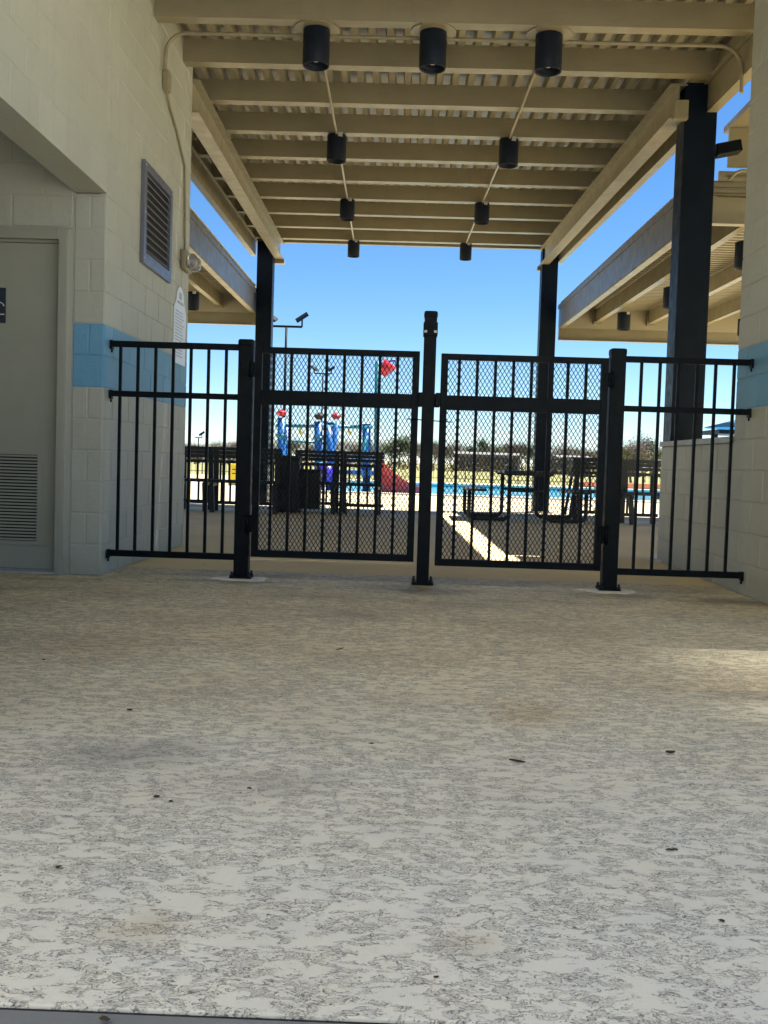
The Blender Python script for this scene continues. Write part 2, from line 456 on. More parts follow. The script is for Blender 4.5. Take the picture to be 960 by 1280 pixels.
child_boxes(lw, [(LX-.20, LX-g, YL+.05, YE-.006, 0, BLUE[0]), (LX-.20, LX-g, YL+.05, YE-.006, BLUE[1], TOPZ),
                 (LX-.20, LX-g, 2.2, YL+.05, SOF+.004, TOPZ),
                 (-6, LX-.2, YE-.2, YE-.006, 0, TOPZ)], 'block', 'mortar')
child_boxes(lw, [(LX-.20, LX-g, YL+.05, YE-.006, BLUE[0], BLUE[1])], 'blue_block', 'blue_mortar')
child_boxes(lw, [(LX-.207, LX-.001, 2.2, YL-.002, SOF-.006, SOF+.003)], 'block', 'lintel')
child_boxes(lw, [(LX-.2, LX-.003, 1.9, 2.2, 0, TOPZ)], 'block', 'pier')
bw = thing('bounce_wing', 'unseen pale wing added behind the viewer to bounce sunlight onto the floor', 'building', (-3, -6, 0))  # unseen block added as a sunlit reflector for the shaded floor
child_boxes(bw, [(-8, -2.3, -14, 1.85, 0, 7.5)], 'render', 'wall')
child_boxes(bw, [(-8.1, -2.2, -14.1, 1.9, 7.5, 7.7)], 'tan', 'coping')
# pier front + door wall (faces the camera)
dw = thing('block_wall', 'shaded block wall around the grey door, in the recess at far left', 'wall', (-2.6, YL, 0))
PX0 = -2.19
blocks_for(dw, YL, 'X', -1, PX0, LX-.004, 0, SOF-.01, blue=BLUE, anchor=PX0-.1)
DX0, DX1 = -3.28, -2.235          # outer frame edges
FT = 2.262
blocks_for(dw, YL+.004, 'X', -1, DX1+.004, PX0-.012, 0, FT+.006, anchor=DX1-.2)
blocks_for(dw, YL+.004, 'X', -1, -4.8, PX0-.012, FT+.006, 3.3, anchor=-2.60)
blocks_for(dw, YL+.004, 'X', -1, -4.8, DX0-.004, 0, FT+.006, anchor=-2.60)
child_boxes(dw, [(PX0+.002, LX-.006, YL+.004, YL+.18, 0, BLUE[0]), (PX0+.002, LX-.006, YL+.004, YL+.18, BLUE[1], SOF-.012),
                 (DX1, PX0-.004, YL+.009, YL+.18, 0, FT), (-4.8, PX0-.004, YL+.009, YL+.18, FT+.002, 3.3), (-4.8, DX0, YL+.009, YL+.18, 0, FT)], 'block', 'mortar')
child_boxes(dw, [(PX0+.002, LX-.006, YL+.004, YL+.18, BLUE[0], BLUE[1])], 'blue_block', 'blue_mortar')
child_boxes(dw, [(PX0-.011, PX0-.001, YL+.012, YL+.05, 0, SOF)], 'grout', 'caulk_joint')
child_boxes(dw, [(-4.9, LX-.22, 1.9, YL+.1, 3.0, 3.1), (-5.0, -4.8, 1.9, YL+.2, 0, 3.1)], 'block', 'recess_shell')

# door
d = thing('door', 'grey metal door with a louvred grille low in it, in the left recess', 'door', (-2.75, YL, 0))
q = MB()
def W(par, x0, x1, y0, y1, z0, z1, bevel=0, q=None):
    ox, oy, oz = par.location
    return q.box(x0-ox, x1-ox, y0-oy, y1-oy, z0-oz, z1-oz, bevel=bevel)
FW = .052
W(d, DX1-FW, DX1, YL-.012, YL+.09, 0, FT, .003, q); W(d, DX0, DX0+FW, YL-.012, YL+.09, 0, FT, .003, q)
W(d, DX0+FW, DX1-FW, YL-.012, YL+.09, FT-FW-.02, FT, .003, q)
W(d, DX1-FW-.014, DX1-FW, YL+.045, YL+.085, 0, FT-FW-.02, 0, q); W(d, DX0+FW, DX1-FW-.014, YL+.045, YL+.085, FT-FW-.034, FT-FW-.02, 0, q)
q.obj('door_frame', 'door', d)
q = MB(); W(d, DX0+FW+.004, DX1-FW-.018, YL+.05, YL+.08, .03, FT-FW-.04, .002, q); leaf = q.obj('door_leaf', 'door', d)
GX0, GX1, GZ0, GZ1 = -3.03, -2.425, .212, .785
q = MB()
for bx in ((GX0-.025, GX1+.025, GZ1, GZ1+.025), (GX0-.025, GX1+.025, GZ0-.025, GZ0), (GX0-.025, GX0, GZ0, GZ1), (GX1, GX1+.025, GZ0, GZ1)):
    W(d, bx[0], bx[1], YL+.041, YL+.052, bx[2], bx[3], .002, q)
gr = q.obj('grille', 'door', leaf)
q = MB(); W(d, GX0, GX1, YL+.0485, YL+.0495, GZ0, GZ1, 0, q); q.obj('grille_back', 'dark', leaf)
ns = 27; sm = None
for i in range(ns):
    z = GZ0 + (i+.5)*(GZ1-GZ0)/ns
    if sm is None:
        q = MB(); q.prism([(-.0035, -.0055), (.0035, .0045), (.0035, .0065), (-.0035, -.0035)], -(GX1-GX0)/2, (GX1-GX0)/2, 'X'); sm = q.mesh('slat', 'door')
    link('slat', sm, leaf, ((GX0+GX1)/2+2.75, .0425, z))
q = MB(); W(d, DX0, DX1, YL-.006, YL+.16, .001, .012, .002, q); q.obj('threshold', 'galv', d)
# sign on door
s = thing('door_sign', 'small navy room sign with white marks, at the left frame edge on the grey door', 'sign', (-2.75, YL+.048, 1.76))
q = MB(); q.box(-.10, .10, -.006, .002, -.115, .115, bevel=.003); q.obj('plate', 'signblue', s)
q = MB()
pts = [(.055+.035*math.cos(t), -.0085, -.01+.03*math.sin(t)) for t in [math.pi*(.05+.9*i/8) for i in range(9)]]
q.tube(pts, .0035, 6); q.box(-.06, .092, -.009, -.006, -.062, -.056); q.tube([(-.03, -.0085, -.03), (-.03, -.0085, .04)], .006, 6); q.lathe([(.001, -.012), (.012, -.008), (.012, .008), (.001, .012)], (-.03, -.008, .066), 8)
q.obj('pictogram', 'white', s)

# vent
v = thing('wall_vent', 'grey louvred vent high on the left block wall', 'vent', (LX, 8.04, 2.585))
vw, vh = .45, .372
q = MB()
for bx in ((-vw, vw, vh-.06, vh), (-vw, vw, -vh, -vh+.085), (-vw, -vw+.075, -vh+.085, vh-.06), (vw-.075, vw, -vh+.085, vh-.06)):
    q.box(.001, .03, bx[0], bx[1], bx[2], bx[3], bevel=.002)
q.obj('frame', 'vent', v)
q = MB(); q.box(.0012, .004, -vw+.07, vw-.07, -vh+.08, vh-.055); q.obj('back_panel', 'dark', v)
q = MB(); q.prism([(-.002, .014), (.018, -.014), (.020, -.012), (.001, .018)], 0, 2*vw-.152); 
me = q.mesh('louvre', 'vent')
for i in range(11):
    z = -vh+.11 + i*(2*vh-.185)/10.2
    link('louvre', me, v, (.006, -vw+.076, z))
for yy in (-vw+.03, vw-.03):
    for zz in (-vh+.04, 0, vh-.03):
        q = MB(); q.box(.03, .033, yy-.006, yy+.006, zz-.006, zz+.006); q.obj('screw', 'galv', v)

# rounded pool-rules sign
s = thing('wall_sign', 'white round-topped notice on the left block wall below the lamp', 'sign', (LX, 8.955, 1.6))
W2 = .235; H2 = .66
prof = [(-W2, 0.0), (W2, 0.0), (W2, H2-.20)]
prof += [(W2*.62*math.cos(t)+0, H2-.12+.12*math.sin(t)) for t in [math.pi*i/12 for i in range(13)]]
prof += [(-W2, H2-.20)]
q = MB(); q.prism(prof, .001, .006, 'X'); q.obj('board', 'white', s)
q = MB()
for i in range(15):
    z = .06+i*.027; l = .17*random.uniform(.7, 1)
    q.box(.006, .0075, -.18, -.18+2*l, z, z+.009)
q.box(.006, .0075, -.12, .12, .51, .535)
q.lathe([(.05, 0), (.05, .0015)], (0, 0, 0), 16) if False else q.box(.006, .0075, -.05, .05, .555, .61)
q.obj('print_lines', 'ink', s)

# emergency light
e = thing('emergency_light', 'twin-head clear lens emergency light at the end of the left block wall', 'lamp', (LX, 9.06, 2.50))
q = MB(); q.box(0, .055, -.13, .13, -.085, .085, bevel=.018); q.obj('housing', 'tan', e)
for yy in (-.075, .085):
    q = MB(); q.tube([(.03, yy, 0), (.075, yy, 0)], .03, 10); hd = q.obj('head', 'galv', e)
    q = MB(); q.tube([(.07, yy, -.005), (.10, yy-.004, -.01), (.125, yy-.01, -.014), (.14, yy-.012, -.016)], [.062, .066, .05, .015], 16); q.obj('lens', 'lens', e)
# conduit down the left wall, across under the first beam, and down right
q = MB()
def arc(c, r_, a0, a1, ex, ez, n=7):
    return [Vector(c)+Vector(ex)*r_*math.cos(a0+(a1-a0)*i/n)+Vector(ez)*r_*math.sin(a0+(a1-a0)*i/n) for i in range(n+1)]

# ------------------------------------------------------------------ right building + low wall
rw = thing('block_wall', 'tall painted block wall with a blue band, at the right edge of the walkway', 'wall', (RX, 6.4, 0))
RY0, RY1 = 5.6, 7.20
blocks_for(rw, RX, 'Y', -1, RY0, RY1, 0, TOPZ, blue=BLUE, anchor=RY1)
child_boxes(rw, [(RX+g, RX+.2, RY0, RY1-.006, 0, BLUE[0]), (RX+g, RX+.2, RY0, RY1-.006, BLUE[1], TOPZ), (RX+.2, 6.5, RY1-.2, RY1-.006, 0, TOPZ), (RX+.2, 6.5, RY0, RY0+.2, 0, TOPZ)], 'block', 'mortar')
child_boxes(rw, [(RX+g, RX+.2, RY0, RY1-.006, BLUE[0], BLUE[1])], 'blue_block', 'blue_mortar')
LWY = 9.25
lo = thing('low_wall', 'waist-high block wall with a flat cap behind the right fence panel', 'wall', (RX, 8, 0))
blocks_for(lo, RX+.012, 'Y', -1, RY1+.004, LWY, 0, 1.02, co=.204, anchor=LWY)
child_boxes(lo, [(RX+.016, RX+.2, RY1, 9.08, 0, 1.018), (RX+.016, RX+.05, 9.08, LWY-.005, 0, 1.018)], 'block', 'mortar')
child_boxes(lo, [(RX-.004, RX+.22, RY1+.004, 9.08, 1.02, 1.062), (RX-.004, RX+.05, 9.08, LWY+.015, 1.02, 1.062)], 'tan', 'cap')

# ------------------------------------------------------------------ main canopy
SL = .053
def zr(y, z0): return z0 + SL*(y-9.1)
ZA, ZJ = 3.85, 4.15             # girder underside / joist underside at y=9.1
YF = 18.62
cn = thing('canopy', 'tan steel canopy with ribbed metal deck over the walkway behind the gates', 'canopy', (0, 13, 0))
def on_c(q, name, mat, lab=None):
    me = q.mesh(name, mat)
    me.transform(Matrix.Translation((0, -13, 0)))
    o = link(name, me, cn)
    if lab: o['label'] = lab
    return o
# girders (W sections)
for (xa, ya, xb, yb) in ((2.27, 9.12, 2.345, YF), (-2.0, 9.31, -2.335, YF-.02)):
    q = MB()
    def gb(dx, dz, w_, h_):
        za, zb = zr(ya, ZA), zr(yb, ZA)
        q.beam((xa+dx, ya, za+dz), (xb+dx, yb, zb+dz), w_, h_)
    gb(0, .008, .15, .016); gb(0, .287, .15, .016); gb(0, .147, .012, .263)
    on_c(q, 'girder', 'tan')
    q = MB(); q.box(xb-.09, xb+.09, yb-.10, yb+.03, zr(yb, ZA)-.075, zr(yb, ZA)-.004, bevel=.004)
    on_c(q, 'end_bracket', 'tan')
# near bracket on the right girder
q = MB(); q.box(2.225, 2.345, 9.06, 9.14, zr(9.1, ZA)-.02, zr(9.1, ZA)+.14, bevel=.004); on_c(q, 'end_bracket', 'tan')
# columns
CW = .28
cols = [(2.33, 9.12), (2.30, 18.24), (-2.43-.28+.02, 18.24)]
for cx, cy in cols:
    q = MB(); q.box(cx, cx+CW, cy, cy+CW, 0, zr(cy, ZA)+(.27 if cy > 10 else .31), bevel=.012)
    on_c(q, 'column', 'navy')
    q = MB(); q.box(cx-.06, cx+CW+.06, cy-.06, cy+CW+.06, -.004, .02); on_c(q, 'base_plate', 'galv')
# joists: C sections across
JY = [4.6, 5.75, 6.93] + [7.98, 9.0, 10.09, 11.16, 12.29, 13.47, 14.62, 15.79, 16.98, 18.18]
JH = .195
def xl(y): return -2.45 - .033*(y-9.3)
def xr(y): return 2.52 + .008*(y-9.3)
for y in JY:
    z = zr(y, ZJ)
    q = MB()
    a, c = (LX+.004, 3.86) if y < 5.5 else (LX+.004, RX-.004) if y < 7.1 else (LX+.004, 3.86) if y < 9.2 else (xl(y), xr(y))
    if abs(y-9.0) < .05: a = LX+.004
    y -= .11
    for dy, dz, wy, hz in ((0, JH/2, .008, JH-.02), (.056, .005, .12, .01), (.056, JH-.005, .12, .01)):
        q.box(a, c, y+dy-wy/2, y+dy+wy/2, z+dz-hz/2, z+dz+hz/2)
    on_c(q, 'joist', 'tan')
for y in JY[3:]:
    for (x0_, y0_, x1_, y1_), sg in (((2.27, 9.12, 2.345, YF), -1), ((-2.0, 9.31, -2.335, YF), 1)):
        if y < y0_+.2: continue
        x = x0_+(x1_-x0_)*(y-y0_)/(y1_-y0_)
        q = MB(); z = zr(y, ZA)+.296
        q.box(x-.05, x+.05, y-.122, y-.1155, z+.006, z+.125); q.box(x-.05, x+.05, y-.185, y-.122, z+.004, z+.012); on_c(q, 'clip_angle', 'tan')
        for dx in (-.025, .025):
            q = MB(); q.tube([(x+dx, y-.122, z+.075), (x+dx, y-.134, z+.075)], .009, 6); on_c(q, 'bolt', 'galv')
# last edge beam
q = MB(); q.box(xl(YF)+.01, xr(YF)-.01, YF-.09, YF-.08, zr(YF, ZJ)+.0, zr(YF, ZJ)+JH+.07); q.box(xl(YF)+.01, xr(YF)-.01, YF-.08, YF, zr(YF, ZJ), zr(YF, ZJ)+.01)
on_c(q, 'edge_beam', 'tan')
# side fascia channels
for sgn, fx in ((1, xr), (-1, xl)):
    q = MB(); ya = 9.32 if sgn < 0 else 7.9; yb = YF
    za, zb = zr(ya, ZA)+.06, zr(yb, ZA)+.06
    xa, xb = fx(ya), fx(yb)
    q.beam((xa+sgn*.006, ya, za+.20), (xb+sgn*.006, yb, zb+.20), .010, .40)
    q.beam((xa+sgn*.045, ya, za+.005), (xb+sgn*.045, yb, zb+.005), .085, .010)
    q.beam((xa+sgn*.045, ya, za+.395), (xb+sgn*.045, yb, zb+.395), .085, .010)
    on_c(q, 'fascia_channel', 'tan')
    q = MB(); q.beam((xa-sgn*.02, ya, za+.25), (xb-sgn*.02, yb, zb+.25), .035, .03); on_c(q, 'clip_rail', 'tan')
# corrugated deck sheets
PIT = .148; DH = .07
def sheet(x0, n, ya, yb, name='roof_sheet'):
    q = MB()
    prof = []
    for i in range(n):
        X = x0+i*PIT
        prof += [(X, 0), (X+.052, 0), (X+.066, DH), (X+PIT-.014, DH)]
    prof.append((x0+n*PIT, 0))
    A = []; Bq = []; 
    for t in (0, .003):
        A.append([q.b.verts.new((x, ya, zr(ya, ZJ)+JH+z+t)) for x, z in prof])
        Bq.append([q.b.verts.new((x, yb, zr(yb, ZJ)+JH+z+t)) for x, z in prof])
    for t in (0, 1):
        for i in range(len(prof)-1):
            q.b.faces.new((A[t][i], A[t][i+1], Bq[t][i+1], Bq[t][i]))
    for r_ in (A, Bq):
        for i in range(len(prof)-1): q.b.faces.new((r_[0][i], r_[0][i+1], r_[1][i+1], r_[1][i]))
    on_c(q, name, 'deck')
sheet(-2.62-3*PIT, 3, 9.15, YF+.05)
for i in range(5): sheet(-2.62+i*PIT*6, 6, 9.15, YF+.05)
sheet(-2.62+5*PIT*6, 5, 9.15, YF+.05)
YN = 2.1
for i in range(-1, 6): sheet(-2.62+i*PIT*6, 6, YN, 9.146)
sheet(-2.62+6*PIT*6, 1, YN, 9.146)
LX0 = -2.62+6*PIT*6+PIT; LY0, LY1 = 4.2, 6.35
for ya_, yb_ in ((YN, LY0), (LY1, 9.146)):
    sheet(LX0, 7, ya_, yb_)
for i in range(5):
    q = MB(); y_ = 2.2+i*.87; a_ = zr(y_, ZJ)-.012; b_ = zr(y_+.86, ZJ)-.012
    q.beam((.30, y_, a_), (.30, y_+.86, b_), 4.5, .012); on_c(q, 'bounce_panel', 'white')  # white panels added above the view to bounce light down on the floor
# nearly closed slats added out of view to pass a dim sun patch
for i in range(26):
    x = LX0+i*.0395; gap = .0004+.0064*max(0, (i-1)/25)**1.0
    q = MB(); q.beam((x+.02, LY0-.1, zr(LY0-.1, ZJ)+JH-.016), (x+.02, LY1+.1, zr(LY1+.1, ZJ)+JH-.016), .0395-gap, .0012); on_c(q, 'slat', 'tan')
for ya_, yb_ in ((LY0-.1, 5.72), (6.14, LY1+.1)):
    q = MB(); q.beam((LX0-.01, ya_, zr(ya_, ZJ)+JH-.019), (LX0-.01, yb_, zr(yb_, ZJ)+JH-.019), .04, .0012); on_c(q, 'streak_mask', 'tan')  # added strips that shorten the sun streak beside the slats
q = MB(); q.box(2.98, 6.4, 9.0, 10.18, 4.07, 4.13); on_c(q, 'link_roof', 'tan')
q = MB(); q.box(2.98, 6.4, 9.0, 9.05, 4.0, 4.55); on_c(q, 'return_beam', 'tan')

# ------------------------------------------------------------------ side canopies
def side_canopy(sgn, label, xf, y0, y1, zb, slope, near_beam, cover=False):
    t = thing('side_canopy', label, 'canopy', (sgn*6, 14, 0))
    def o_(q, n, m_, lab=None):
        me = q.mesh(n, m_); me.transform(Matrix.Translation((-sgn*6, -14, 0))); o = link(n, me, t)
        if lab: o['label'] = lab
        return o
    def z(y): return zb + slope*(y-y1)
    X1 = sgn*6.6
    q = MB(); q.beam((xf, y0, z(y0)+.18), (xf, y1, z(y1)+.18), .012, .36)
    q.beam((xf+sgn*.045, y0, z(y0)+.006), (xf+sgn*.045, y1, z(y1)+.006), .08, .012)
    o_(q, 'fascia', 'fascia')
    q = MB(); q.beam((xf-sgn*.012, y0, z(y0)+.35), (xf-sgn*.012, y1, z(y1)+.35), .03, .07); o_(q, 'edge_trim', 'fascia')
    q = MB(); q.beam((xf+sgn*.05, y0, z(y0)+.003-.012), (xf+sgn*.05, y1, z(y1)+.003-.012), .09, .014); o_(q, 'soffit_angle', 'tan')
    k = 0; x = xf+sgn*.62
    while abs(x) < 6.4:
        q = MB()
        q.beam((x, y0+.1, z(y0)+.20), (x, y1-.05, z(y1)+.20), .010, .22)
        q.beam((x+sgn*.04, y0+.1, z(y0)+.095), (x+sgn*.04, y1-.05, z(y1)+.095), .09, .010)
        o_(q, 'joist', 'tan')
        q = MB(); q.box(min(x-sgn*.03, x+sgn*.1), max(x-sgn*.03, x+sgn*.1), y1-.20, y1-.128, z(y1)+.054, z(y1)+.30); o_(q, 'joist_hanger', 'tan')
        x += sgn*.93
    q = MB(); xa, xb = sorted((xf, X1)); q.box(xa, xb, y1-.012, y1, z(y1)-.23, z(y1)+.05); q.box(xa, xb, y1-.10, y1-.012, z(y1)-.23, z(y1)-.22); q.box(xa, xb, y1-.10, y1-.012, z(y1)+.04, z(y1)+.05)
    o_(q, 'end_beam', 'tan')
    q = MB(); q.box(xa+.02, xb, y1-.125, y1-.104, z(y1)-.02, z(y1)+.33); o_(q, 'end_closure', 'deck')
    if near_beam:
        q = MB(); q.box(xa+.1, xb, y0-.012, y0, z(y0)+.0, z(y0)+.27); q.box(xa+.1, xb, y0-.10, y0-.012, z(y0), z(y0)+.012); o_(q, 'near_beam', 'tan')
    # ribbed deck: ribs run across
    prof = []; y = y0; n = int((y1-y0)/PIT)
    for i in range(n):
        Y = y0+i*PIT; prof += [(Y, 0), (Y+.036, 0), (Y+.044, .12), (Y+PIT-.008, .12)]
    q = MB(); rows = []
    for X in (xf+sgn*.01, X1):
        rows.append([[q.b.verts.new((X, Y, z(Y)+.315+hz+tt)) for Y, hz in prof] for tt in (0, .004)])
    for tt in (0, 1):
        for i in range(len(prof)-1): q.b.faces.new((rows[0][tt][i], rows[0][tt][i+1], rows[1][tt][i+1], rows[1][tt][i]))
    o_(q, 'roof_sheet', 'deck')
    if cover:
        q = MB(); q.beam(((xf+X1)/2, y0, z(y0)+.46), ((xf+X1)/2, y1, z(y1)+.46), abs(X1-xf), .012); o_(q, 'bounce_cover', 'white')  # white top sheet added to bounce sun up to the flange undersides
    return t
side_canopy(1, 'lower tan canopy with grey fascia, on the right beyond the block wall', 2.67, 10.1, 18.55, 3.29, .014, True)
side_canopy(-1, 'lower tan canopy with grey fascia, on the left behind the block wall', -2.72, 9.6, 18.55, 3.40, 0, False, True)

# pipes and panel seen right of the near column
t = thing('pipe_rack', 'pale pipes running under a tan panel beside the near right column', 'pipes', (3.6, 9.96, 3.5))
for i, zz in enumerate((.16, .115, .06, .01, -.04)):
    q = MB()
    if i == 0: q.tube([(-.62, 0, zz-.09), (-.55, 0, zz-.02), (-.5, 0, zz), (2, 0, zz)], .016, 8)
    else: q.tube([(-.75+.1*(i == 1), .02*i, zz), (2, .02*i, zz)], .013, 8)
    q.obj('pipe', 'tan', t)
q = MB(); q.box(-.62, 2.2, .02, .06, .20, .565); q.obj('panel', 'tan', t)
q = MB(); q.box(-.62, 2.2, .30, .34, -.14, .24); q.obj('back_panel', 'tan', t)
t = thing('floodlight', 'small black box floodlight on the near right column', 'lamp', (2.66, 9.3, 3.64))
q = MB(); q.box(0, .22, -.05, .10, -.05, .05, bevel=.008, rot=Matrix.Rotation(R(-12), 4, 'Y')); q.obj('housing', 'black', t)
q = MB(); q.box(-.05, .01, -.015, .015, -.06, 0); q.obj('bracket', 'black', t)

# ------------------------------------------------------------------ can lights
def can(r_, h_):
    q = MB(); q.lathe([(r_*.3, h_), (r_*.98, h_), (r_, h_-.006), (r_, .004), (r_*.985, 0), (r_*.95, 0), (r_*.93, .02), (r_*.9, .05), (r_*.2, .06)], (0, 0, 0), 28); return q.mesh('housing', 'can')
CR, CHt = .103, .27
proto = thing('can_light', '', 'ceiling light', (0, 0, 0), 'black cylinder lights under the canopies')
link('housing', can(CR, CHt), proto)
q = MB(); q.lathe([(.02, .055), (.022, .04), (.014, .034), (.006, .033)], (0, 0, 0), 14); link('lamp', q.mesh('lamp', 'galv'), proto)
q = MB(); q.lathe([(.175, CHt+.001), (.175, CHt+.009), (.165, CHt+.012)], (0, 0, 0), 24); link('mounting_plate', q.mesh('mounting_plate', 'tan'), proto)
proto2 = thing('can_light', '', 'ceiling light', (0, 0, 0), 'black cylinder lights under the canopies')
for ch in list(proto.children):
    if not ch.name.startswith('mounting'): link(ch.name.split('.')[0], ch.data, proto2)
q = MB(); q.box(.02, .065, -.115, -.07, CHt-.035, CHt+.004); link('tag_plate', q.mesh('tag_plate', 'galv'), proto2)
q = MB(); q.lathe([(.07, CHt+.001), (.07, CHt+.012)], (0, 0, 0), 16); link('mounting_plate', q.mesh('mounting_plate', 'tan'), proto2)
spots = [(-.77, 8.06, 'left'), (.12, 8.06, 'middle'), (1.0, 8.06, 'right'), (-.82, 11.13, 'left'), (1.0, 11.13, 'right'),
         (-.90, 14.55, 'left'), (.97, 14.55, 'right'), (-.99, 18.1, 'left'), (.95, 18.1, 'right')]
rown = {8.06: 'nearest, largest row', 11.13: 'second row back', 14.55: 'third row back', 18.1: 'farthest row at the canopy edge'}
first = True; second = False
for x, y, side in spots:
    lab = 'black cylinder light, %s of the %s under the main canopy' % (side, rown[y])
    loc = (x, y-.03, zr(y, ZJ)-CHt-.014)
    if first: proto.location = loc; proto['label'] = lab; first = False
    elif y > 11 and not second: proto2.location = loc; proto2['label'] = lab; second = True
    else: dup(proto2 if y > 9 else proto, loc, lab)
for x, y, z, lab in ((3.42, 16.6, 3.02, 'black cylinder light hanging under the right canopy left of the near column'),
                  (3.50, 14.0, 2.98, 'black cylinder light half hidden by the left edge of the near right column'),
                  (3.53, 11.1, 2.97, 'black cylinder light under the right canopy against the right wall, upper one'),
                  (5.42, 16.9, 3.02, 'black cylinder light under the right canopy against the right wall, lower one'),
                  (-3.42, 16.4, 3.12, 'black cylinder light under the left canopy just past the wall end')):
    dup(proto2, (x, y, z), lab)
# conduits between the lights
for pts, lab in (([(-.77, 8.2), (-.82, 11.13), (-.90, 14.55), (-.99, 18.1)], 'thin pale conduit linking the left line of cylinder lights'),
            ([(1.0, 8.2), (1.0, 11.13), (.97, 14.55), (.95, 18.1)], 'thin pale conduit linking the right line of cylinder lights')):
    q = MB(); q.tube([(x, y, zr(y, ZJ)-.012) for x, y in pts], .0125, 8)
    tag(q.obj('conduit', 'deck'), lab, 'conduit')
zc = zr(8.18, ZJ)-.02
q = MB()
pts = [(LX+.03, 8.53, 3.80), (LX+.03, 8.50, zc-.16)] + [(LX+.03+.16*(1-math.cos(a)), 8.22, zc-.16+.16*math.sin(a)) for a in [math.pi/2*i/6 for i in range(7)]] + [(2.32, 8.22, zc)] + [(2.32+.18*math.sin(a), 8.22, zc-.18+.18*math.cos(a)) for a in [math.pi/2*i/6 for i in range(1, 7)]] + [(2.5, 8.2, zc-.36)]
pts = [(LX+.03, 8.22, 3.80)] + pts[2:]
pts = [(a_, b_-.08, c_) for a_, b_, c_ in pts]
q.tube(pts, .016, 8); q.box(LX+.001, LX+.05, 8.17, 8.27, 3.66, 3.81, bevel=.006)
q.tube([(LX+.022, 8.22, 3.67), (LX+.018, 8.4, 3.58), (LX+.016, 8.62, 3.5), (LX+.014, 8.98, 3.3), (LX+.014, 9.03, 2.9), (LX+.014, 9.05, 2.57)], .010, 8)
tag(q.obj('conduit', 'tan'), 'tan conduit arching across under the nearest beam and down the left wall', 'conduit')

# ------------------------------------------------------------------ fence
FY = 6.87
def fpost(x, h_, w_, lab, grout, square_cap=False):
    t = thing('fence_post', lab, 'post', (x, FY, 0), 'square black posts of the gate line')
    q = MB(); q.box(-w_/2, w_/2, -w_/2, w_/2, .012, h_-.03, bevel=.006); q.obj('shaft', 'black', t)
    q = MB(); a = w_/2+.004
    q.box(-a, a, -a, a, h_-.05, h_, bevel=.016); q.obj('cap', 'black', t)
    q = MB(); q.box(-.072, .072, -.072, .072, .004, .016, bevel=.002); q.obj('base_plate', 'black', t)
    for sx in (-1, 1):
        for sy in (-1, 1):
            q = MB(); q.lathe([(.013, .016), (.013, .03), (.008, .031), (.008, .048), (.003, .05)], (sx*.058, sy*.058, 0), 6); q.obj('bolt', 'furn', t)
    if grout:
        q = MB(); n = 22
        ring = [(grout*.165*(1+.18*random.uniform(-1, 1))*math.cos(2*math.pi*i/n)*1.15, -.03+.15*(1+.18*random.uniform(-1, 1))*math.sin(2*math.pi*i/n)) for i in range(n)]
        T = [q.b.verts.new((a_*.9, c_*.9, .006)) for a_, c_ in ring]; Bt = [q.b.verts.new((a_, c_, -.001)) for a_, c_ in ring]
        q.b.faces.new(T)
        for i in range(n): q.b.faces.new((Bt[i], Bt[(i+1) % n], T[(i+1) % n], T[i]))
        q.obj('grout_patch', 'grout', t)
    return t
fpost(-1.065, 1.59, .098, 'black post between the left fence panel and left gate', 1)
cp = fpost(.147, 1.81, .082, 'tallest black post, standing between the two gates', 0)
fpost(1.385, 1.60, .098, 'black post between the right gate and right fence panel', 1)
q = MB(); q.box(-.047, .047, -.05, .047, 1.645, 1.735, bevel=.005); q.obj('latch_collar', 'black', cp)
for sx in (-1, 1):
    q = MB(); q.box(sx*.032-.009, sx*.032+.009, -.054, -.049, 1.665, 1.68); q.obj('indicator', 'galv', cp)
    q = MB(); q.box(sx*.041, sx*.075, -.03, .02, 1.18, 1.27, bevel=.006); q.obj('latch_keeper', 'black', cp)
q = MB(); q.tube([(-.14, -.03, 1.098), (.16, -.03, 1.085)], .004, 6); q.obj('tie_wire', 'black', cp)

def fpanel(x0, x1, zt, zm, zb, px, dx, n, lab, side):
    t = thing('picket_fence', lab, 'fence', ((x0+x1)/2, FY, 0))
    c = (x0+x1)/2
    for nm, z, h_ in (('top_rail', zt, .04), ('middle_rail', zm, .038), ('bottom_rail', zb, .042)):
        q = MB(); q.box(x0-c, x1-c, -.019, .019, z-h_/2, z+h_/2, bevel=.003); q.obj(nm, 'black', t)
    me = None
    q = MB(); q.box(-.0098, .0098, -.0098, .0098, zb+.02, zt-.02, bevel=.002); me = q.mesh('picket', 'black')
    for i in range(n): link('picket', me, t, (px+dx*i-c, .0, 0))
    xw = x0 if side < 0 else x1
    for z in (zt, zm, zb):
        q = MB(); q.box(xw-c-.009, xw-c+.009, -.023, .023, z-.036, z+.024, bevel=.003); q.lathe([(.005, -.058), (.007, -.046), (.005, -.036)], (xw-c, 0, z), 8); q.obj('wall_bracket', 'black', t)
fpanel(-1.965, -1.112, 1.538, 1.209, .144, -1.905, .1175, 7, 'black picket fence panel between left block wall and left gate', -1)
fpanel(1.432, 2.262, 1.534, 1.210, .130, 1.545, .1215, 6, 'black picket fence panel between right gate and right block wall', 1)

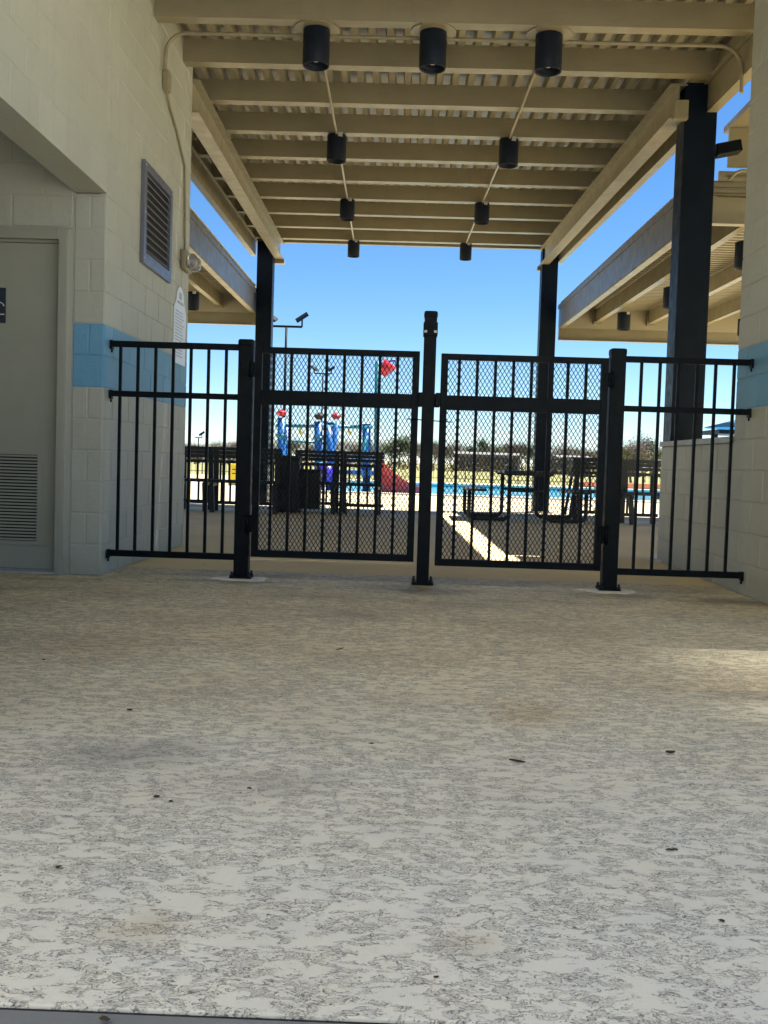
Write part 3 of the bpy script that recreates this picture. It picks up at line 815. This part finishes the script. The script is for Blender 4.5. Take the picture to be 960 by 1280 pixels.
def gate(x0, x1, zt, zb, p0, dp, n, lab, hinge):
    c = (x0+x1)/2
    t = thing('gate', lab, 'gate', (c, FY, 0))
    fw = .046
    q = MB()
    q.box(x0-c, x0-c+fw, -.023, .023, zb, zt, bevel=.003); q.box(x1-c-fw, x1-c, -.023, .023, zb, zt, bevel=.003)
    q.box(x0-c+fw, x1-c-fw, -.022, .022, zt-.04, zt, bevel=.003); q.box(x0-c+fw, x1-c-fw, -.022, .022, zb, zb+.046, bevel=.003)
    q.obj('frame', 'black', t)
    q = MB(); q.box(x0-c+fw, x1-c-fw, -.0205, .0205, 1.166, 1.262, bevel=.003); q.obj('lock_rail', 'black', t)
    q = MB(); q.box(-.0095, .0095, -.0095, .0095, zb+.046, 1.166); m1 = q.mesh('picket', 'black')
    q = MB(); q.box(-.0095, .0095, -.0095, .0095, 1.262, zt-.04); m2 = q.mesh('picket', 'black')
    for i in range(n):
        link('picket', m1, t, (p0+dp*i-c, 0, 0)); link('picket', m2, t, (p0+dp*i-c, 0, 0))
    # expanded metal: two families of strands, woven 2 mm apart
    for z0, z1 in ((zb+.044, 1.168), (1.26, zt-.038)):
        q = MB(); dw_, dh_ = .0285, .047; X0, X1 = x0-c+fw-.002, x1-c-fw+.002
        for s_, yy in ((1, .0185), (-1, .0215)):
            k = dh_/dw_*s_
            L = (X1-X0); span = abs(k)*L
            v = -span if s_ > 0 else 0
            while v < (z1-z0) + (0 if s_ > 0 else span):
                # z = z0+v + k*(x-X0)
                ts = []
                xa, xb = X0, X1
                za, zb_ = z0+v, z0+v+k*L
                if s_ > 0:
                    if za < z0: xa = X0+(z0-za)/k; za = z0
                    if zb_ > z1: xb = X0+(z1-(z0+v))/k; zb_ = z1
                else:
                    if za > z1: xa = X0+(z1-za)/k; za = z1
                    if zb_ < z0: xb = X0+(z0-(z0+v))/k; zb_ = z0
                if xb-xa > .004:
                    q.beam((xa, yy, za), (xb, yy, zb_), .0026, .0042, up=(0, 1, 0)) if False else q.beam((xa, yy, za), (xb, yy, zb_), .0042, .0024, up=(0, 1, 0))
                v += dh_
        q.obj('expanded_mesh', 'black', t)
    hx = x0-c if hinge < 0 else x1-c
    for z0, z1 in ((1.345, 1.44), (.315, .43)):
        q = MB(); q.box(hx+hinge*.0-.022, hx+.022, -.034, -.022, z0, z1, bevel=.003)
        q.box(min(hx, hx+hinge*.06), max(hx, hx+hinge*.06), -.052, -.034, z0+.004, z1-.004, bevel=.003)
        q.tube([(hx+hinge*.022, -.05, z0-.006), (hx+hinge*.022, -.05, z1+.006)], .014, 10); q.obj('hinge', 'black', t)
    lx = x1-c if hinge < 0 else x0-c
    q = MB(); q.box(min(lx, lx-hinge*.03), max(lx, lx-hinge*.03), -.04, .02, 1.185, 1.275, bevel=.004); q.obj('latch', 'black', t)
    return t
gate(-1.005, .083, 1.545, .150, -.883, .1172, 8, 'left black mesh gate, hinged at the left post', -1)
gate(.225, 1.326, 1.536, .130, .346, .1195, 8, 'right black mesh gate, hinged at the right post', 1)

# ------------------------------------------------------------------ debris on the floor
def px_floor(x, y, z=0):
    d_ = F + RR*((x-480)/1290) + UU*((640-y)/1290); t_ = (z-CAM_H)/d_.z
    return Vector((0, 0, CAM_H)) + d_*t_
def twig(px, py, L, ang, lab, r_=.0032):
    p_ = px_floor(px, py); q = MB(); pts = []
    for i in range(5):
        s_ = (i/4-.5)*L; pts.append((s_*math.cos(ang)+random.uniform(-1, 1)*.0015, s_*math.sin(ang)+random.uniform(-1, 1)*.0015, r_+.001+random.uniform(0, .0015)))
    q.tube(pts, [r_*.6, r_, r_, r_*.9, r_*.5], 6); o = q.obj('twig', 'twig', None, (p_.x, p_.y, 0)); tag(o, lab, 'twig')
twig(647, 953, .046, -.35, 'longer dark twig lying right of centre on the concrete floor')
twig(838, 942, .028, .1, 'short dark twig nearest the sunny patch at right', .004)
twig(840, 1064, .026, .05, 'thin dark twig in the right foreground of the floor', .0022)
twig(425, 812, .06, 1.0, 'thin curved twig near the middle of the floor', .0022)
def crumb(px, py, sz, lab):
    p_ = px_floor(px, py); q = MB(); n = 9
    V = [q.b.verts.new((sz*random.uniform(.6, 1)*math.cos(6.283*i/n), sz*.7*random.uniform(.6, 1)*math.sin(6.283*i/n), sz*random.uniform(.05, .5))) for i in range(n)]
    T = q.b.verts.new((0, 0, sz*.55)); Bv = q.b.verts.new((0, 0, .0005))
    for i in range(n): q.b.faces.new((V[i], V[(i+1) % n], T)); q.b.faces.new((V[(i+1) % n], V[i], Bv))
    o = q.obj('dead_leaf', 'leafdead', None, (p_.x, p_.y, 0)); tag(o, lab, 'leaf')
crumb(195, 997, .012, 'crumpled dark leaf scrap on the left of the floor beside a grey stain')
crumb(213, 1002, .007, 'tiny crumb just right of the crumpled leaf scrap at left')
crumb(162, 888, .011, 'dark crumb farther back on the left side of the floor')
crumb(312, 986, .008, 'dark crumb on the floor left of centre')
crumb(902, 1152, .009, 'dark crumb in the right foreground of the floor')
crumb(72, 1085, .010, 'dark leaf scrap in the left foreground of the floor')
crumb(545, 1222, .006, 'dark crumb closest to the floor joint at bottom centre')
crumb(464, 930, .007, 'small dark speck near the middle of the floor')
crumb(55, 825, .010, 'dark speck far back at the left side of the floor')
crumb(130, 1275, .010, 'dark leaf bit in the floor joint at the bottom left')

# ------------------------------------------------------------------ pool-side furniture
def at(px, py, Y):
    d_ = F + RR*((px-480)/1290) + UU*((640-py)/1290); t_ = Y/d_.y
    return Vector((0, 0, CAM_H)) + d_*t_
def make_bench(w_, lab, loc, rz=0):
    t = thing('slatted_bench', lab, 'bench', loc, 'dark slatted benches at the shade edge', rz)
    for i in range(3):
        z = .79+i*.057
        q = MB(); q.box(-w_/2, w_/2, .0, .035, z, z+.053, bevel=.004); q.obj('back_slat', 'furn', t)
    q = MB(); q.box(-w_/2, w_/2, -.03, .05, .715, .76, bevel=.004); q.obj('arm_rail', 'furn', t)
    for i in range(4):
        y = -.10-i*.095
        q = MB(); q.box(-w_/2, w_/2, y, y+.082, .43, .475, bevel=.004); q.obj('seat_slat', 'furn', t)
    for sx in (-w_/2+.07, w_/2-.07):
        q = MB(); q.beam((sx, .06, .0), (sx, .03, .955), .075, .05, up=(0, 1, 0)); q.obj('leg', 'furn', t)
        q = MB(); q.beam((sx, .04, .405), (sx, -.46, .405), .05, .05); q.obj('seat_bearer', 'furn', t)
        q = MB(); q.beam((sx+.015, -.44, 0), (sx-.01, -.40, .42), .065, .05, up=(0, 1, 0)); q.obj('leg', 'furn', t)
    n = max(3, int(w_/.12))
    for i in range(1, n):
        sx = -w_/2+i*w_/n
        q = MB(); q.beam((sx, .045, .47), (sx, .045, .72), .032, .02, up=(0, 1, 0)); q.obj('spindle', 'furn', t)
        q = MB(); q.beam((sx+.02, .045, .15), (sx+.02, .045, .43), .032, .02, up=(0, 1, 0)); q.obj('spindle', 'furn', t)
    q = MB(); q.box(-w_/2, w_/2, .035, .065, .10, .15); q.obj('stretcher', 'furn', t)
    return t
def px_at(px, Y): return at(px, 600, Y).x
bspec = [(246, 15.6, .55, 'dark slatted bench at far left, partly behind the block wall end'),
         (308, 15.4, 1.05, 'dark slatted bench seen through the left fence panel'),
         (402, 16.2, .85, 'dark slatted bench just right of the bin, behind the left gate'),
         (447, 15.9, .8, 'dark slatted bench between the bin and the red slide'),
         (738, 16.1, .55, 'narrow dark slatted bench behind the right edge of the right gate'),
         (800, 15.6, .62, 'dark slatted bench seen between right post and low wall')]
for px, Y, w_, lab in bspec: make_bench(w_, lab, (px_at(px, Y), Y, 0), random.uniform(-.08, .08))
# bin
bx = px_at(361, 15.7)
t = thing('litter_bin', 'square black litter bin behind the left gate', 'bin', (bx, 15.7, 0))
q = MB(); q.box(-.17, .17, -.17, .17, .04, .80, bevel=.012); q.obj('body', 'furn', t)
q = MB(); q.box(-.185, .185, -.185, .185, .80, .86, bevel=.02); q.obj('lid', 'furn', t)
for i in range(5):
    q = MB(); q.box(-.15+i*.064, -.105+i*.064, -.182, -.170, .08, .76, bevel=.003); q.obj('slat', 'furn', t)
q = MB(); q.box(-.15, .15, -.15, .15, 0, .04); q.obj('foot', 'furn', t)
bl = px_at(387, 15.9)
t = thing('litter_bin', 'lower dark slatted bin standing right beside the taller square bin', 'bin', (bl, 15.95, 0))
q = MB(); q.box(-.17, .17, -.15, .15, .05, .62, bevel=.02); q.obj('body', 'furn', t)
for i in range(6):
    q = MB(); q.box(-.165+i*.057, -.125+i*.057, -.162, -.150, .06, .60); q.obj('slat', 'furn', t)
q = MB(); q.box(-.18, .18, -.165, .165, .62, .66, bevel=.01); q.obj('lid', 'furn', t)
# picnic table with bent-tube legs
px0 = px_at(655, 15.6)
t = thing('picnic_table', 'dark picnic table with bent tube legs, behind the right gate', 'picnic table', (px0, 15.6, 0))
for i in range(5):
    q = MB(); q.box(-.36+i*.145, -.36+i*.145+.135, -.75, .75, .70, .74, bevel=.004); q.obj('top_board', 'furn', t)
for sx in (-1, 1):
    for i in range(2):
        q = MB(); x = sx*(.68+i*.14); q.box(x-.065, x+.065, -.75, .75, .43, .465, bevel=.004); q.obj('seat_board', 'furn', t)
for yy in (-.55, .55):
    for sx in (-1, 1):
        def u(x0, x1, zt0, zt1, r_=.09):
            pts = [(x0, yy, zt0), (x0, yy, r_+.03)] + [(x0+sx*r_*(1-math.cos(a)), yy, .03+r_-r_*math.sin(a)) for a in [math.pi/2*i/5 for i in range(1, 6)]]
            pts += [(x1-sx*r_+sx*r_*math.sin(a), yy, .03+r_-r_*math.cos(a)) for a in [math.pi/2*i/5 for i in range(0, 6)]] + [(x1, yy, zt1)]
            return pts
        q = MB(); q.tube(u(sx*.27, sx*.85, .70, .43), .03, 10); q.obj('tube_leg', 'furn', t)
    q = MB(); q.beam((-.36, yy, .685), (.36, yy, .685), .04, .03); q.obj('cross_bar', 'furn', t)
    q = MB(); q.tube([(-.27, yy, .45), (.27, yy, .45)], .022, 8); q.obj('cross_tube', 'furn', t)
# dark shelf table further right in the sun
t = thing('high_table', 'thin dark high table with splayed legs, left of the right gate post', 'table', (px_at(742, 17.5), 17.5, 0))
q = MB(); q.box(-.42, .42, -.3, .3, .95, .985, bevel=.004); q.obj('top', 'furn', t)
q = MB(); q.box(-.40, .40, -.25, .25, .66, .69, bevel=.004); q.obj('shelf', 'furn', t)
for sx in (-1, 1):
    for sy in (-1, 1):
        q = MB(); q.beam((sx*.42, sy*.27, 0), (sx*.30, sy*.2, .95), .045, .045, up=(0, 1, 0)); q.obj('leg', 'furn', t)

# ------------------------------------------------------------------ play structure at the pool
PY = 27.5
pc = at(405, 600, PY)
t = thing('play_structure', 'blue and red water play structure with slide, in the pool behind the left gate', 'play structure', (pc.x, PY, -.1))
def P(px, py, dy=0):
    v_ = at(px, py, PY+dy); return (v_.x-pc.x, dy, v_.z+.1)
def ptube(px0_, py0, px1_, py1, r_, mat, dy=0, name='post'):
    q = MB(); q.tube([P(px0_, py0, dy), P(px1_, py1, dy)], r_, 12); return q.obj(name, mat, t)
for px, top, dy in ((352, 522, 0), (357, 529, .8), (398, 527, 0), (413, 528, .8), (458, 530, .4)):
    ptube(px, 634, px, top, .11, 'toyblue', dy)
for px, pys, dy in ((352, (545, 575), 0), (357, (552,), .8), (398, (548, 580), 0), (413, (556,), .8), (458, (556, 585), .4)):
    for py in pys:
        c_ = P(px, py, dy); q = MB(); q.lathe([(.115, -.05), (.15, -.045), (.15, .045), (.115, .05)], c_, 14); q.obj('collar', 'toyteal', t)
for px, py, dy in ((375, 533, 0), (436, 533, 0)):
    c_ = P(px, py, dy); q = MB(); q.tube([c_, (c_[0], c_[1], c_[2]-.12), (c_[0]+.05, c_[1], c_[2]-.2)], [.03, .03, .055], 8); q.obj('nozzle', 'toyyellow', t)
for px, py, dy, mt_ in ((352, 516, 0, 'toyred'), (399, 520, 0, 'twig'), (420, 520, .8, 'toyred')):
    q = MB(); c_ = P(px, py, dy); q.lathe([(.02, -.10), (.10, -.07), (.15, 0), (.08, .05), (.02, .10)], c_, 14); q.obj('finial', mt_, t)
ptube(345, 532, 465, 534, .045, 'toyteal', 0, 'rail'); ptube(350, 552, 400, 553, .035, 'toyteal', .4, 'rail')
ptube(412, 575, 470, 576, .05, 'toyblue', 0, 'rail')
ptube(409, 532, 417, 600, .10, 'toyblue', -.3, 'spiral_post'); ptube(421, 530, 411, 600, .07, 'toyblue', -.2, 'spiral_post')
ptube(458, 545, 447, 598, .045, 'toyteal', -.2, 'brace')
ptube(470, 600, 472, 452, .07, 'toyteal', .4, 'mast')
q = MB(); c_ = P(483, 461, .4); rm = Matrix.Translation(c_) @ Matrix.Rotation(R(38), 4, 'Y')
q.lathe([(.05, -.20), (.13, -.20), (.21, .18), (.19, .18), (.12, -.16)], (0, 0, 0), 16); bmesh.ops.transform(q.b, matrix=rm, verts=q.b.verts); q.obj('tipping_bucket', 'toyred', t)
q = MB(); q.tube([P(474, 455, .4), P(494, 450, .4), P(496, 458, .4)], .035, 8); q.obj('bucket_arm', 'toyblue', t)
q = MB()      # deck
a, c_ = P(412, 588), P(470, 592); q.box(a[0], c_[0], -.4, 1.2, a[2]-.09, a[2]+.02); q.obj('platform', 'toyblue', t)
q = MB(); a, c_ = P(398, 582, -.6), P(420, 604, -.6); q.tube([(a[0]+.2, -.6, c_[2]), (a[0]+.2, -.6, a[2])], .2, 16); q.obj('barrel', 'toyviolet', t)
# slide: curved trough with side walls
top = Vector(P(470, 584, -.1)); bot = Vector(P(527, 624, -.1))
q = MB(); n = 10; prev = None
for i in range(n+1):
    s_ = i/n; x = top.x+(bot.x-top.x)*s_; z = top.z+(bot.z-top.z)*(1-(1-s_)**1.5)
    row = [q.b.verts.new((x, y_, z+dz)) for y_, dz in ((-.42, .30), (-.38, .30), (-.34, 0), (.34, 0), (.38, .30), (.42, .30), (.36, -.06), (-.36, -.06))]
    if prev:
        for k in range(8): q.b.faces.new((prev[k], prev[(k+1) % 8], row[(k+1) % 8], row[k]))
    else: q.b.faces.new(row)
    prev = row
q.b.faces.new(prev[::-1]); q.obj('slide', 'toyred', t)
q = MB(); poly = [(top.x, -.05), (bot.x-.15, -.05), (top.x+.55*(bot.x-top.x), top.z*.35), (top.x, top.z-.08)]
q.prism(poly, -.40, -.34); q.prism(poly, .34, .40); q.obj('slide_side', 'toyred', t)
ptube(474, 592, 474, 625, .05, 'toyred', -.5, 'slide_leg')

q = at(296, 600, 30)
t = thing('play_board', 'small yellow play panel beyond the benches, seen through the left fence', 'play panel', (q.x, 30, 0))
b = MB(); b.box(-.26, .26, 0, .08, -.03, .62, bevel=.03); b.obj('panel', 'toyyellow', t)
b = MB(); b.box(-.14, .22, -.02, 0, .32, .34); b.box(-.14, .22, -.02, 0, .44, .46); b.box(-.02, .0, -.02, 0, .30, .54); b.box(.12, .14, -.02, 0, .30, .54); b.obj('grid_bars', 'twig', t)

# ------------------------------------------------------------------ light poles
def light_pole(px, Y, ztop, heads, lab):
    p_ = at(px, 600, Y)
    t = thing('light_pole', lab, 'light pole', (p_.x, Y, 0))
    q = MB(); q.tube([(0, 0, -.03), (0, 0, ztop)], [.07, .045], 10); q.obj('pole', 'black', t)
    wd = .62 if heads > 1 else .3
    q = MB(); q.box(-wd, wd, -.04, .04, ztop-.04, ztop+.04); q.obj('cross_arm', 'black', t)
    for sx in ((-1, 1) if heads > 1 else (1,)):
        q = MB(); rm = Matrix.Translation((sx*wd, -.1, ztop+.36)) @ Matrix.Rotation(R(-34 if sx > 0 else 34), 4, 'Y') @ Matrix.Rotation(R(25), 4, 'X')
        q.box(-.27, .27, -.17, .17, -.045, .05, rot=rm); hd = q.obj('lamp_head', 'black', t)
        q = MB(); q.beam((sx*wd, 0, ztop), (sx*wd, -.05, ztop+.32), .06, .06, up=(0, 1, 0)); q.obj('head_bracket', 'black', t)
light_pole(353, 41, at(353, 408, 41).z, 2, 'twin-head sports light pole rising above the left gate')
light_pole(400, 75, at(400, 467, 75).z, 2, 'distant twin-head light pole seen through the left gate mesh')
light_pole(247, 90, at(247, 547, 90).z, 1, 'far single light pole at left beyond the benches')

# shade umbrella + shelter at right
p_ = at(922, 540, 32)
t = thing('pool_umbrella', 'blue pool umbrella above the low wall at right', 'umbrella', (p_.x, 32, 0))
q = MB(); q.lathe([(1.05, 0), (.03, .28), (.02, .33)], (0, 0, at(900, 535, 32).z), 8); q.obj('canopy', 'canvas', t)
q = MB(); q.tube([(0, 0, -.012), (0, 0, 2.5)], .03, 8); q.obj('pole', 'navy', t)
p_ = at(908, 541, 36)
t = thing('shelter', 'black flat shelter beam below the blue umbrella at right', 'shelter', (p_.x, 36, 0))
q = MB(); q.box(-.55, 3, -1, 1, p_.z-.07, p_.z+.08); q.obj('roof', 'navy', t)
for x in (-.35, 2.6):
    q = MB(); q.box(x-.05, x+.05, -.05, .05, -.012, p_.z-.07); q.obj('post', 'navy', t)

# ------------------------------------------------------------------ perimeter fence
t = thing('perimeter_fence', 'thin dark picket fence on the far side of the pool', 'fence', (0, 47, 0))
x = -26.0
q = MB(); q.box(-.025, .025, -.025, .025, -.03, 1.3); pm = q.mesh('post', 'railgrey')
while x < 30: link('post', pm, t, (x, 0, 0)); x += 2.4
for z in (.15, 1.2):
    q = MB(); q.box(-26, 30, -.02, .02, z-.012, z+.012); q.obj('rail', 'railgrey', t)
q = MB(); x = -26
while x < 30: q.box(x-.007, x+.007, -.007, .007, .1, 1.25); x += .16
o = q.obj('pickets', 'railgrey', t); o['kind'] = 'stuff'
b = MB(); b.box(7.5, 22, 44.2, 44.9, -.012, .22); tag(b.obj('kerb', 'coral'), kind='structure')

# ------------------------------------------------------------------ far houses
def house(px0_, px1_, Y, ypx_top, lab, eave=.86):
    a, c_ = at(px0_, 575, Y), at(px1_, 575, Y); zt = at((px0_+px1_)/2, ypx_top, Y).z
    w_ = c_.x-a.x
    t = thing('house', lab, 'house', ((a.x+c_.x)/2, Y, 0))
    q = MB(); q.box(-w_/2, w_/2, 0, 9, -.03, zt*eave); q.obj('wall', 'housewall', t)
    q = MB(); q.prism([(-.6, zt*eave), (4.5, zt), (9.6, zt*eave), (9.6, zt*eave-.15), (-.6, zt*eave-.15)], -w_/2-.4, w_/2+.4, 'X'); q.obj('roof', 'roofpale', t)
    n = max(2, int(w_/4))
    for i in range(n):
        x = -w_/2+(i+.5)*w_/n
        q = MB(); q.box(x-.6, x+.6, -.06, 0, .9, min(2.1, zt*eave-.2)); f_ = q.obj('window', 'vent', t)
        q = MB(); q.box(x-.52, x+.52, -.08, -.06, .98, min(2.02, zt*eave-.28)); q.obj('pane', 'panel', f_)
house(572, 650, 130, 565, 'long low pale-roofed building beyond the pool, behind the right gate')
house(228, 345, 140, 561, 'long low pale-roofed building beyond the left fence panel')
house(702, 738, 120, 569, 'small low house behind the right gate, left of its post')
house(775, 800, 120, 571, 'small low house seen right of the right gate post')

# power line
q = MB(); a, c_ = at(200, 558, 95), at(360, 563, 95)
q.tube([tuple(a), tuple(c_)], .02, 5); tag(q.obj('power_line', 'navy'), 'thin power line across the sky above the left benches', 'cable')

# ------------------------------------------------------------------ trees
def tree_meshes(kind, H, spread, nleaf, seed):
    rnd = random.Random(seed)
    q = MB(); tips = []
    def grow(p, d, L, r_, lev):
        pts = [p]; rr = [r_]
        for i in range(3):
            d = (d+Vector((rnd.uniform(-.22, .22), rnd.uniform(-.22, .22), rnd.uniform(-.05, .18)))).normalized()
            p = p+d*L/3; pts.append(p); rr.append(r_*(1-.22*(i+1)))
        q.tube(pts, rr, 5 if lev else 7, cap=False)
        if lev >= 3: tips.append(p); return
        for k in range(3 if lev else 4):
            a_ = rnd.uniform(0, 6.28); e_ = rnd.uniform(.35, .95)
            nd = (d + Vector((math.cos(a_), math.sin(a_), .15))*e_*spread).normalized()
            grow(pts[rnd.choice((2, 3, 3))], nd, L*rnd.uniform(.58, .78), r_*.48, lev+1)
        tips.append(p)
    grow(Vector((0, 0, 0)), Vector((0, 0, 1)), H*.36, H*.028, 0)
    tm = q.mesh('trunk', 'bark')
    q = MB()
    for i in range(nleaf):
        t_ = rnd.choice(tips); s_ = H*.085
        c_ = t_+Vector((rnd.gauss(0, s_), rnd.gauss(0, s_), rnd.gauss(0, s_*.9)))
        if c_.z < H*.12: continue
        if kind == 'bare':
            d_ = Vector((rnd.uniform(-1, 1), rnd.uniform(-1, 1), rnd.uniform(-.3, 1))).normalized(); L = H*rnd.uniform(.03, .07)
            e_ = d_.cross(Vector((rnd.random(), rnd.random(), rnd.random()))).normalized()*H*.0035
            q.quad(c_-e_, c_+e_, c_+d_*L+e_*.3, c_+d_*L-e_*.3)
        else:
            u_ = Vector((rnd.uniform(-1, 1), rnd.uniform(-1, 1), rnd.uniform(-1, 1))).normalized(); v_ = u_.cross(Vector((rnd.random(), rnd.random(), 1))).normalized()
            z_ = H*rnd.uniform(.012, .026); q.quad(c_-u_*z_, c_-v_*z_*.6, c_+u_*z_, c_+v_*z_*.6)
    return tm, q.mesh('crown', {'bare': 'bare', 'olive': 'olive', 'green': 'green'}[kind])
PRO = [tree_meshes('bare', 6, 1.1, 2600, 1), tree_meshes('bare', 6, .85, 2200, 2), tree_meshes('olive', 6, 1.2, 3200, 3), tree_meshes('green', 6, 1.2, 3600, 4)]
def tree(kind, px, Y, ytop, lab, group=None, wide=1.0):
    p_ = at(px, 575, Y); H_ = at(px, ytop, Y).z*1.06/6
    t = thing('tree', lab, 'tree', (p_.x, Y, -.03), group, random.uniform(0, 6.28))
    t.scale = (H_*wide, H_*wide, H_)
    link('trunk', PRO[kind][0], t); link('crown', PRO[kind][1], t)
tree(2, 806, 70, 553, 'olive green bushy tree beside the low wall end', None, 1.3)
tree(1, 790, 62, 540, 'slender bare tree just right of the right gate post')
tree(1, 247, 110, 552, 'slender bare tree at far left beside the wall end')
tree(3, 815, 120, 548, 'dark green tree standing behind the olive bushy tree')
i = 0
px = 205
while px < 860:
    Y = random.uniform(150, 210)
    yt = random.uniform(543, 555) if px < 340 else random.uniform(545, 556) if px < 560 else random.uniform(548, 559)+ (px-560)*.02
    k = random.choice((0, 0, 1, 0, 3 if 470 < px < 720 else 0))
    tree(k, px, Y, yt, 'bare brown tree in the far treeline beyond the pool' if k < 3 else 'dark green tree in the far treeline beyond the pool', 'far treeline' if k < 3 else 'evergreens of the far treeline', random.uniform(1.2, 1.7))
    px += random.uniform(8, 15); i += 1
# scrub at the foot of the treeline
rnd = random.Random(5); q = MB()
for i in range(9000):
    x = rnd.uniform(-75, 95); y = rnd.uniform(100, 150); z = abs(rnd.gauss(0, .7)); s_ = rnd.uniform(.12, .3)
    u_ = Vector((rnd.uniform(-1, 1), rnd.uniform(-1, 1), rnd.uniform(-1, 1))).normalized()*s_; v_ = u_.cross(Vector((rnd.random(), rnd.random(), 1))).normalized()*s_*.5
    c_ = Vector((x, y, z)); q.quad(c_-u_, c_-v_, c_+u_, c_+v_)
tag(q.obj('scrub', 'bare'), 'low brown scrub below the far treeline', 'scrub', kind='stuff')
